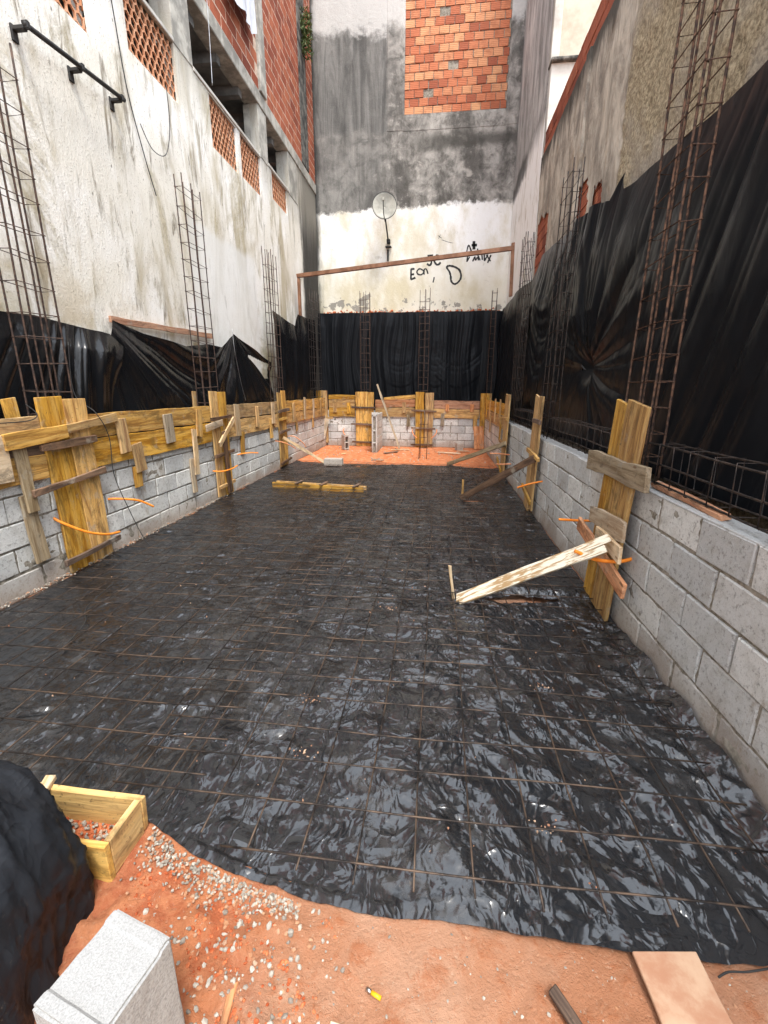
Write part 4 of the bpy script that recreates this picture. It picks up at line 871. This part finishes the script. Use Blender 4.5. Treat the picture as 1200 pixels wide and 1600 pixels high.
wire_mesh(-1.25, 1.12, 5.6, 9.45, .068, 'far right wire mesh sheet between the two far props')
wire_mesh(-3.0, -1.1, 5.7, 9.6, .066, 'far left wire mesh sheet beside the left block wall')

# ---------------------------------------------------------------- hanging tarpaulins
def tarp(name, lab, fn, nu, nv, mat='tarp', group='black plastic sheets hung on the walls', cut=None):
    U, W = np.meshgrid(np.linspace(0, 1, nu), np.linspace(0, 1, nv), indexing='ij'); P = fn(U, W)
    k = None if cut is None else ~cut(P[..., 0], P[..., 1], P[..., 2])[:-1, :-1]
    return tag(link(name, grid_mesh(P, True, k), mat), lab, 'tarpaulin', group)
def sat(x): return np.clip(x, 0, 1)
def folds(ph, sharp=1.6):           # rounded folds with narrow valleys
    q = np.asarray(ph)/math.pi; a = np.abs(pn(q*.85, .37+q*.02, 5.3)); b = np.abs(pn(q*2.1, 1.7, 9.1))
    return np.clip(1.55*a+.55*b, 0, 1.4)
def L1(U, W):                       # near left, hung in diagonal folds
    y = 1.6+(4.86-1.6)*U; top = np.interp(y, [1.6, 2.6, 3.4, 3.75, 4.68, 4.86], [2.22, 2.24, 2.19, 2.2, 2.15, 2.05])+.012*pn(y*3, 0*y, 1.)
    z = top+(1.0-top)*W; yy = y-.55*W*(1-.3*U)
    ph = y*17+1.2*pn(y*1.2, W*1.1, 3.)*3
    y2 = y-.50*W-(.12*W)
    amp = .09*sat(W*5+.15)*(.8+.6*pn(y*2, W, 6.))
    x = -3.47+.05*W-.0+amp*folds(ph)*.9+.03*pn(y*1.5, W*1.5, 2.)
    # torn flap at its right end
    return np.stack([x, y2+.10*W, z], -1)
tarp('tarpaulin', 'black plastic hung low on the left wall behind the nearest cage', L1, 420, 90, 'tarp_shiny')
def L2(U, W):                       # pinched at its top left corner, folds fan out to the lower right
    y = 4.80+(9.42-4.80)*U
    y = y-.55*W*sat((6.2-y)/1.4)
    top = np.interp(y, [4.3, 4.7, 5.3, 6.2, 6.8, 7.3, 7.84, 8.4, 9.0, 9.42], [2.30, 2.32, 2.22, 2.16, 2.24, 2.24, 2.50, 2.36, 2.2, 2.12])
    bot = 1.0+0*y
    z = top+(bot-top)*W
    th = np.arctan2(2.36-z, y-4.60); rr = np.hypot(2.36-z, y-4.72)
    th2 = np.arctan2(2.54-z, y-7.84); rr2 = np.hypot(2.54-z, y-7.84)
    f1 = folds(th*15+.6*pn(rr, th*3, 2.), 1.4)*sat(rr*.9)*sat((7.2-y)/1.0+.2)
    f2 = folds(th2*12+.7*pn(rr2, th2*2, 5.), 1.4)*sat(rr2*1.2)*sat((y-6.6)/.8)
    x = -3.50+.07*W+.065*f1*.7*(1-.5*sat((y-6.5)))+.06*f2+.03*pn(y*1.2, W*2, 5.)
    return np.stack([x, y-.05*W, z], -1)
tarp('tarpaulin', 'black plastic fanned out from a pinched corner under the brown ledger', L2, 460, 110, 'tarp_shiny', cut=lambda x, y, z: (y > 8.30) & (y < 9.25) & (z < 2.20-.12*(y-8.3)) & (z > 2.16-.55*(y-8.30)) & (z > 1.80))
def L3(U, W):
    y = 9.55+(12.85-9.55)*U; top = np.interp(y, [9.55, 10.2, 11.0, 11.3, 12.0, 12.85], [3.14, 3.08, 3.02, 3.32, 3.34, 3.4])
    z = top+(1.0-top)*W
    x = -3.42+.09*folds(y*12+2*pn(y, W*1.5, 2.)+W*1.0, 1.3)*sat(W*4+.3)-.02*W+.03*pn(y*3, W*3, 3.)
    return np.stack([x, y, z], -1)
tarp('tarpaulin', 'black plastic hanging in the far left corner beside the frame post', L3, 240, 100, 'tarp_shiny')
def B1(U, W):
    x = -3.62+(1.80+3.62)*U; top = 3.76+.02*pn(x*2, 0*x, 4.)
    z = top+(1.0-top)*W
    sw = 0
    for cx, wd in ((-1.15, .75), (.55, .8), (-.1, .5)):   # swags between their hanging points
        q = (x-cx)/wd; zz = (top-z)-.5*(1-q*q); sw = sw+np.exp(-(q*1.1)**4)*folds(zz*8, 1.3)*sat((W-.15)*3)*.6
    ph = x*14+1.5*pn(x*1.3, W*1.2, 2.)*2
    y = 14.08-.055*folds(ph, 1.3)*sat(W*6+.15)*(1-.4*np.clip(sw, 0, 1))-.05*sw-.05*W+.03*pn(x*2, W*2, 3.)
    return np.stack([x, y, z], -1)
tarp('tarpaulin', 'black plastic draped in swags across the whole back wall', B1, 420, 150)
KY, KZ = 5.62, 1.84
def R1(U, W):                       # big right hand tarpaulin, gathered into a knot
    y = .9+(6.75-.9)*U
    top = np.interp(y, [.9, 2.0, 3.19, 3.71, 4.6, 5.12, 5.26, 5.42, 5.9, 6.75], [3.35, 3.33, 3.33, 3.32, 3.38, 3.43, 3.62, 3.44, 3.58, 3.66])+.01*pn(y*4, 0*y, 2.)
    z = top+(.98-top)*W
    dy, dz = y-KY, z-KZ; rr = np.hypot(dy, dz); th = np.arctan2(dz, dy)
    fan = folds(th*10+.5*pn(rr*1.1, th*.9, 3.), 1.25)*sat(.62+.55*np.cos(th-2.2))
    near_ = folds(y*11+4.2*z+1.2*pn(y*.6, z*.3, 6.), 1.3)
    wk = np.exp(-(rr/1.6)**2)
    hang = folds(y*7.5+.7*pn(y*2, z*.6, 1.), 1.3)*sat((y-5.0)/.4)
    bulge = .06*np.exp(-((y-4.6)/.7)**2)*np.exp(-((z-2.9)/.45)**2)
    x = 1.72-.05*W-(.06*fan*sat(rr*1.6)*wk+.075*near_*(1-wk)*sat(W*5+.1)*(.6+.5*pn(y*1.5, 0*y, 9.))+.07*hang*sat((z-KZ)/.6))+.10*np.exp(-(rr/.16)**2)-bulge-.03*pn(y*1.1, z*.6, 8.)
    return np.stack([x, y, z], -1)
def cutR(x, y, z): return ((y-5.62-.04*np.sin(z*9))**2/.03**2+(z-2.06)**2/.13**2 < 1)
tarp('tarpaulin', 'large black plastic on the right wall gathered into a knot', R1, 560, 300, cut=cutR)
tag(tube('knot_tie', [(1.66, KY-.05, KZ-.03), (1.63, KY, KZ+.02), (1.66, KY+.05, KZ-.02)], .012, 'black'), 'black tie cinching the knot of the large right tarpaulin', 'tie')
def R2(U, W):
    y = 6.55+(13.95-6.55)*U
    top = np.interp(y, [6.55, 7.0, 8.0, 9.0, 9.8, 10.6, 11.6, 13.0, 13.95], [3.66, 3.68, 3.78, 3.86, 3.62, 3.72, 3.78, 3.75, 3.78])
    z = top+(.98-top)*W; sw = 0
    for cy, wd, dp in ((8.1, .9, .9), (9.7, .8, .8)):
        q = (y-cy)/wd; zz = (top-z)-dp*(1-q*q)*.7; sw = sw+np.exp(-(q*1.1)**4)*folds(zz*7, 1.3)*sat((W-.02)*4)*.8
    hang = folds(y*6+1.4*pn(y*.9, z*.6, 4.), 1.3)
    x = 1.74-.03*W-(.085*hang*sat(W*5+.1)*(1-.4*np.clip(sw, 0, 1))+.09*sw)-.03*pn(y*1.2, z*1.4, 2.)
    return np.stack([x, y, z], -1)
tarp('tarpaulin', 'farther black plastic sagging along the right wall up to the back corner', R2, 520, 200, cut=lambda x, y, z: ((y-9.45)**2/.18**2+(z-2.85)**2/.45**2 < 1))
# tarpaulin covered heap at the lower left
th_, ph_ = np.meshgrid(np.linspace(0, 2*np.pi, 260), np.linspace(0, np.pi/2*1.0, 110), indexing='ij')
e = .62
rx, ry, rz = .58, .62, .90
cx_, cy_ = -1.50, .55
ux, uy, uz = np.cos(th_)*np.sin(ph_), np.sin(th_)*np.sin(ph_), np.cos(ph_)**1.05
q = 1+.08*fbm(ux*1.4+3, uy*1.4, uz*1.4, 2)-.06*folds(th_*8+2.5*pn(ux*1.5, uy*1.5, uz*1.5), 1.2)*(1-uz)+.045*np.clip(1-2.2*np.abs(pn(ux*2.4+uz*1.2, uy*2.4-uz, uz*1.3)), 0, 1)**2+.022*np.clip(1-2*np.abs(pn(ux*6+uz*3, uy*6, uz*3)), 0, 1)**2+.008*np.clip(1-2*np.abs(pn(ux*15, uy*15+uz*4, uz*8)), 0, 1)**2-.02
Ph = np.stack([cx_+rx*ux*q, cy_+ry*uy*q, rz*uz*q-.01], -1)
tag(link('covered_heap', grid_mesh(Ph), 'tarp_heap'), 'heap covered with wrinkled black plastic at the lower left corner', 'covered heap')

# ---------------------------------------------------------------- hoses, cables, pipes, frame, dish
def hose(pts, lab, r=.011, mat='hose', group='orange conduit ends'):
    tag(tube('conduit', smooth_path(pts, 8), r, mat, None, 10), lab, 'conduit', group)
hose([(-3.20, 3.27, .56), (-3.13, 3.29, .50), (-3.03, 3.42, .38), (-2.99, 3.60, .30), (-3.0, 3.78, .265)], 'orange conduit curving across the nearest left column box')
hose([(-3.20, 3.90, .55), (-3.11, 3.94, .55), (-3.0, 4.10, .50), (-2.93, 4.24, .40)], 'orange conduit sticking out of the left wall right of the nearest column box')
hose([(-3.16, 6.0, .46), (-3.05, 6.03, .45), (-3.0, 6.25, .45), (-3.02, 6.5, .46)], 'orange conduit bent across the middle left column box', .010)
hose([(-3.18, 6.85, .57), (-3.0, 6.9, .60), (-2.9, 7.05, .58)], 'short orange conduit right of the middle left column box', .010)
hose([(-3.18, 8.62, .60), (-3.0, 8.7, .55), (-2.85, 8.9, .42)], 'faded conduit left of the white prop', .010, 'hose_pale')
hose([(-3.18, 9.25, .62), (-3.0, 9.3, .62), (-2.85, 9.4, .48), (-2.8, 9.45, .38)], 'faded conduit looping beside the white prop', .010, 'hose_pale')
hose([(1.34, 2.93, .54), (1.22, 2.90, .515), (1.07, 2.90, .52), (.93, 2.90, .575)], 'bright orange conduit crossing the white prop on the right', .0125)
hose([(1.31, 3.75, .545), (1.20, 3.73, .55), (1.03, 3.70, .562)], 'orange conduit left of the nearest right column box', .0105)
hose([(1.31, 5.55, .52), (1.15, 5.55, .48), (1.02, 5.6, .42)], 'orange conduit beside the second right column box', .011)
hose([(1.31, 8.1, .48), (1.1, 8.1, .50), (.95, 8.1, .50)], 'upper faded conduit by the third right column box', .012, 'hose_pale')
hose([(1.25, 7.6, .40), (1.1, 7.6, .39), (1.0, 7.6, .39)], 'lower faded conduit by the third right column box', .011, 'hose_pale')
for x, lab in ((-.68, 'faded conduit hooked down left of the middle back column box'), (.0, 'faded conduit hooked down right of the middle back column box'), (-2.65, 'faded conduit on the back wall above the upright hollow block')):
    s = 1 if x < -.5 else -1
    hose([(x, 12.84, .50), (x, 12.70, .45), (x+s*.05, 12.62, .36), (x+s*.14, 12.62, .28)], lab, .014, 'hose_pale')
def cable(name, pts, lab, r=.004, cat='cable', mat='black'):
    tag(tube(name, smooth_path(pts, 8), r, mat, None, 6), lab, cat)
cable('cable', [(-3.34, 3.95, 2.0), (-3.30, 3.87, 1.55), (-3.10, 3.85, 1.38), (-3.07, 3.93, 1.15), (-3.08, 3.93, .80), (-3.04, 4.0, .45), (-2.95, 4.04, .12), (-2.86, 4.0, .05)], 'black cable hanging over the left formwork down to the sheet')
cable('cable', [(-3.30, 3.35, 1.47), (-3.12, 3.25, 1.40), (-3.06, 3.1, 1.36), (-3.05, 2.8, 1.36)], 'dark cable looping left from the top of the nearest left column box')
cable('hanging_wire', [(-3.63, 5.62, 6.2), (-3.62, 5.70, 5.6), (-3.63, 5.80, 4.9), (-3.62, 5.96, 4.35), (-3.63, 6.15, 3.95)], 'long thin wire hanging down the left wall left of the lattice', .006)
cable('hanging_wire', [(-3.60, 6.62, 5.35), (-3.61, 6.62, 4.9), (-3.61, 6.45, 4.52), (-3.61, 6.15, 4.45), (-3.61, 5.95, 4.62)], 'wire looping down below the near clay lattice', .005)
cable('hanging_wire', [(-3.60, 8.05, 7.2), (-3.60, 8.03, 6.6), (-3.61, 8.02, 6.1)], 'pale wire hanging in front of the open storey', .005, mat='metal')
cable('hanging_wire', [(-3.40, 7.55, 2.55), (-3.36, 7.5, 2.2), (-3.34, 7.6, 1.7), (-3.30, 7.65, 1.4)], 'thin grey wire over the peak of the second tarpaulin', .0035, mat='metal')
cable('floor_wire', [(.835, .965, .014), (.87, .98, .016), (.92, .985, .018), (.99, 1.0, .02)], 'short black wire on the earth at the lower right', .003)
cable('floor_cable', [(-2.6, 3.1, .05), (-2.5, 2.7, .05), (-2.35, 2.5, .05), (-2.25, 2.2, .05)], 'black cable lying over the wire mesh at the left', .004)
pp = thing('wall_pipe', (-3.5, 4.9, 4.55), 'black sloping pipe on three brackets high on the left wall', 'pipe')
tube('pipe', [(-3.52, 4.28, 4.52), (-3.52, 5.55, 4.64)], .022, 'black', pp, 10)
for y, z in ((4.30, 4.52), (4.92, 4.58), (5.50, 4.635)):
    boxes('bracket', [((-3.60, y, z-.02), (.14, .05, .03)), ((-3.64, y, z-.05), (.02, .06, .12)), ((-3.52, y, z), (.055, .035, .055))], 'black', pp, bev=.004)
fr = thing('steel_frame', (-.9, 11.5, 0), 'rusty brown steel goal shaped frame near the back wall', 'frame')
def hollow_bar(name, a, b, s, parent):
    o = plank(name, a, b, s, s, (0, -1, 0.01), 'frame', parent, 0.0); return o
hollow_bar('crossbar', (-3.54, 11.82, 4.27), (1.56, 11.3, 4.60), .085, fr); hollow_bar('post', (-3.50, 11.82, .3), (-3.50, 11.82, 4.22), .07, fr); hollow_bar('post', (1.56, 11.3, 3.62), (1.53, 11.3, 4.70), .07, fr)
ds = thing('satellite_dish', (-1.6, 14.2, 5.8), 'round pale satellite dish on the back wall left of centre', 'satellite dish')
V, F = [], []; NR_, NS_ = 8, 36
dc = Vector((-1.61, 13.80, 6.36)); dn = Vector((.12, -1, .12)).normalized(); du = dn.cross(Vector((0, 0, 1))).normalized(); dv = du.cross(dn)
for i in range(NR_+1):
    r = .325*i/NR_
    for k in range(NS_):
        a = 2*math.pi*k/NS_; V.append(dc+du*r*math.cos(a)+dv*r*math.sin(a)*1.03+dn*(.07*(i/NR_)**2))
for i in range(NR_):
    for k in range(NS_): a, b = i*NS_+k, i*NS_+(k+1) % NS_; F.append((a, b, b+NS_, a+NS_))
me = mesh(V, F, True); 
o_ = link('dish', me, 'dish', ds); sm_ = o_.modifiers.new('s', 'SOLIDIFY'); sm_.thickness = .008
rim = [dc+du*.328*math.cos(a)+dv*.338*math.sin(a)+dn*.07 for a in np.linspace(0, 2*math.pi, 37)]
tube('rim', rim, .008, 'black', ds); fa_ = tube('feed_arm', smooth_path([(-1.60, 13.85, 6.02), (-1.60, 13.55, 6.12), (-1.60, 13.42, 6.38)], 6), .012, 'black', ds)
boxes('receiver', [((-1.60, 13.42, 6.41), (.055, .06, .07))], 'dish', fa_, (-1.60, 13.42, 6.41), bev=.01)
tube('mast', [(-1.62, 13.86, 6.3), (-1.58, 13.95, 5.98), (-1.54, 14.1, 5.65)], .02, 'black', ds, 8)
boxes('wall_bracket', [((-1.54, 14.22, 5.64), (.10, .14, .10)), ((-1.54, 14.22, 5.50), (.17, .12, .035)), ((-1.56, 14.27, 5.30), (.05, .05, .30))], 'black', ds, bev=.008)
# grey cloth hung on the left brick wall
U, W = np.meshgrid(np.linspace(0, 1, 60), np.linspace(0, 1, 60), indexing='ij')
yc_ = 8.45+1.30*U; zb = np.interp(U, [0, .3, .62, .78, .80, 1], [7.62, 7.55, 7.74, 7.72, 7.62, 7.78]); zc_ = 9.3+(zb-9.3)*W
xc = XL+.10+.10*folds(yc_*5+.6*pn(yc_*2, zc_), 1.2)*(.4+.6*W)+.10*W*sat(1-U)
tag(link('hanging_cloth', grid_mesh(np.stack([xc, yc_, zc_], -1)), 'cloth'), 'pale grey cloth hanging on the red bricks of the left building', 'cloth')
# small weed growing from the left wall corner
V, F = [], []
for i in range(420):
    a = rnd.uniform(0, 6.28); r = rnd.random()**.6; c = Vector((-3.50+.14*r*math.cos(a), 13.35+.22*r*math.sin(a), 10.0+rnd.uniform(-.45, .4)))
    d = Vector((rnd.uniform(-1, 1), rnd.uniform(-1, 1), rnd.uniform(-.6, 1))).normalized()*.06; s = d.cross(Vector((rnd.uniform(-1, 1), rnd.uniform(-1, 1), 1))).normalized()*.016
    b = len(V); V += [c-d, c+s, c+d, c-s]; F.append((b, b+1, b+2, b+3))
wd_ = thing('wall_plant', (-3.6, 13.4, 9.6), 'small weed growing high in the far left corner', 'plant'); link('foliage', mesh(V, F), 'leaf', wd_)
tube('stem', smooth_path([(-3.62, 13.35, 9.5), (-3.55, 13.36, 9.9), (-3.5, 13.33, 10.3)], 5), .008, 'wood_dark', wd_)

# starter bars standing in front of the back wall
sb = thing('starter_bars', (-.36, 10.9, 0), 'pair of upright rusty starter bars joined by ties on the far earth', 'rebar')
for x, y in ((-.40, 10.6), (-.22, 10.6), (-.38, 10.75)): tube('bar', [(x, y, -.05), (x+.01, y, .55), (x+.02, y+.02, 1.05)], .009, 'rust_red', sb)
for z in (.25, .5, .8): tube('stirrup', [(-.41, 10.6, z), (-.20, 10.6, z+.01), (-.37, 10.76, z), (-.41, 10.6, z)], .005, 'rust_red', sb)

# ---------------------------------------------------------------- lighter, stones, gravel, rubble
lt = thing('cigarette_lighter', (-.115, .815, .015), 'small yellow lighter lying on the orange earth', 'lighter')
tube('body', [(-.125, .818, .016), (-.098, .808, .016)], .0055, 'yellow', lt, 10); tube('metal_head', [(-.139, .824, .016), (-.126, .8185, .016)], .0052, 'metal', lt, 8)
def rock(V, F, R, c, s, rv):
    b = len(V); pts = []
    ax = [rnd.uniform(.6, 1.25) for _ in range(3)]; ro = Matrix.Rotation(rnd.uniform(0, 6.3), 3, Vector((rnd.uniform(-1, 1), rnd.uniform(-1, 1), rnd.uniform(-1, 1))).normalized())
    for v in ((0, 0, 1), (.9, 0, .4), (.28, .86, .4), (-.72, .53, .4), (-.72, -.53, .4), (.28, -.86, .4), (.72, .53, -.4), (-.28, .86, -.4), (-.9, 0, -.4), (-.28, -.86, -.4), (.72, -.53, -.4), (0, 0, -1)):
        p = Vector(v)*rnd.uniform(.75, 1.15); p = ro@Vector((p.x*ax[0], p.y*ax[1], p.z*ax[2]*.8)); V.append(Vector(c)+p*s)
    for f in ((0, 1, 2), (0, 2, 3), (0, 3, 4), (0, 4, 5), (0, 5, 1), (1, 6, 2), (2, 7, 3), (3, 8, 4), (4, 9, 5), (5, 10, 1), (2, 6, 7), (3, 7, 8), (4, 8, 9), (5, 9, 10), (1, 10, 6), (11, 7, 6), (11, 8, 7), (11, 9, 8), (11, 10, 9), (11, 6, 10)): F.append(tuple(b+i for i in f)); R.append(rv)
def rocks(name, spots, mat, lab):
    V, F, R = [], [], []
    for c, s in spots: rock(V, F, R, c, s, rnd.random())
    me = mesh(V, F); set_rnd(me, R)
    return tag(link(name, me, mat), lab, kind='stuff')
tS = NT('gravel_stone'); v_ = tS.co(); r_ = tS.attr('rnd'); n_ = tS.noise(v_, 60, 4, .7)
c_ = tS.ramp(r_, (0, (.15, .125, .10)), (.35, (.30, .27, .225)), (.7, (.42, .39, .33)), (.8, (.36, .17, .08)), (1, (.40, .22, .13))); c_ = tS.mix(tS.rng(n_, .5, .7, 0, .5), c_, (.28, .2, .15)); M['gravel'] = tS.fin(c_, .85, tS.bump(n_, .5, .002))
sp = []
def gh(x, y): return float(ground_h(np.array(x), np.array(y)))
edge = lambda x: float(np.interp(x, [p[0] for p in near], [p[1] for p in near]))
for _ in range(650):
    t = rnd.random()**1.15; x = -1.0+.62*t; yy = edge(x)-.012-abs(rnd.gauss(0, .07))*(1-.6*t); 
    if x < -1.02: continue
    sp.append(((x, yy, gh(x, yy)+rnd.uniform(0, .018)*(1-t)), rnd.uniform(.0035, .0085)))
for _ in range(230):
    x = rnd.gauss(-.50, .13); y = rnd.uniform(.66, 1.02)
    if y < edge(x)-.02: sp.append(((x, y, gh(x, y)+.002), rnd.uniform(.003, .011)))
for _ in range(260):
    x = rnd.uniform(-.9, 1.0); y = rnd.uniform(.66, .99); sp.append(((x, y, gh(x, y)), rnd.uniform(.0015, .006)))
for _ in range(260): sp.append(((rnd.uniform(-1.5, -1.06), rnd.uniform(1.035, 1.17), .028+rnd.uniform(0, .012)), rnd.uniform(.005, .010)))
rocks('gravel', sp, 'gravel', 'grey crushed gravel scattered beside the wooden box')
sp = []
for _ in range(900):
    x = rnd.uniform(-.95, -.25); y = rnd.uniform(.62, 1.1)
    if pn(x*6, y*6, 2.) > -.05 and y < edge(x)-.04: sp.append(((x, y, gh(x, y)), rnd.uniform(.002, .009)))
for _ in range(300): sp.append(((rnd.uniform(-1.5, -1.06), rnd.uniform(1.03, 1.18), .022), rnd.uniform(.005, .013)))
rocks('earth_clods', sp, 'clod', 'dark red crumbs of earth around the white block')
V, F = [], []; box_data((-1.3, 1.1, .008), (.5, .16, .03), V, F); o_ = link('box_fill', mesh(V, F), 'clod', bx, None)
sp = []
for _ in range(900):
    y = rnd.uniform(2.3, 7.2); sp.append(((-3.16+abs(rnd.gauss(0, .03)), y, .03+rnd.uniform(0, .02)), rnd.uniform(.003, .010)))
rocks('mortar_crumbs', sp, 'gravel', 'pale mortar crumbs and gravel along the foot of the left block wall')
sp = []
for _ in range(420): sp.append(((rnd.uniform(-3.5, 1.7), YB-.10+rnd.uniform(-.06, .06), 3.72+abs(rnd.gauss(0, .04))), rnd.uniform(.015, .05)))
rocks('rubble', sp, 'clod', 'broken brick rubble on the ledge above the back tarpaulin')
sp = []
for _ in range(260): sp.append(((rnd.uniform(-3, 1.2), rnd.uniform(9.9, 12.6), .0), rnd.uniform(.008, .03)))
rocks('far_crumbs', sp, 'gravel', 'scattered mortar crumbs on the far red earth')

sp = []
for _ in range(170):
    x = rnd.uniform(-2.9, 1.15); y = 1.15+(rnd.random()**1.6)*7; sp.append(((x, y, float(np.interp(y, [1, 9], [.028, .03]))), rnd.uniform(.002, .007)))
for cx, cy in ((-.62, 1.95), (.45, 1.35), (-.55, 1.6), (.62, 2.2), (-.3, 3.0)):
    for _ in range(16): sp.append(((cx+rnd.gauss(0, .035), cy+rnd.gauss(0, .02), .030), rnd.uniform(.002, .007)))
rocks('debris', sp, 'debris', 'crumbs of earth and brick dropped on the black sheet')
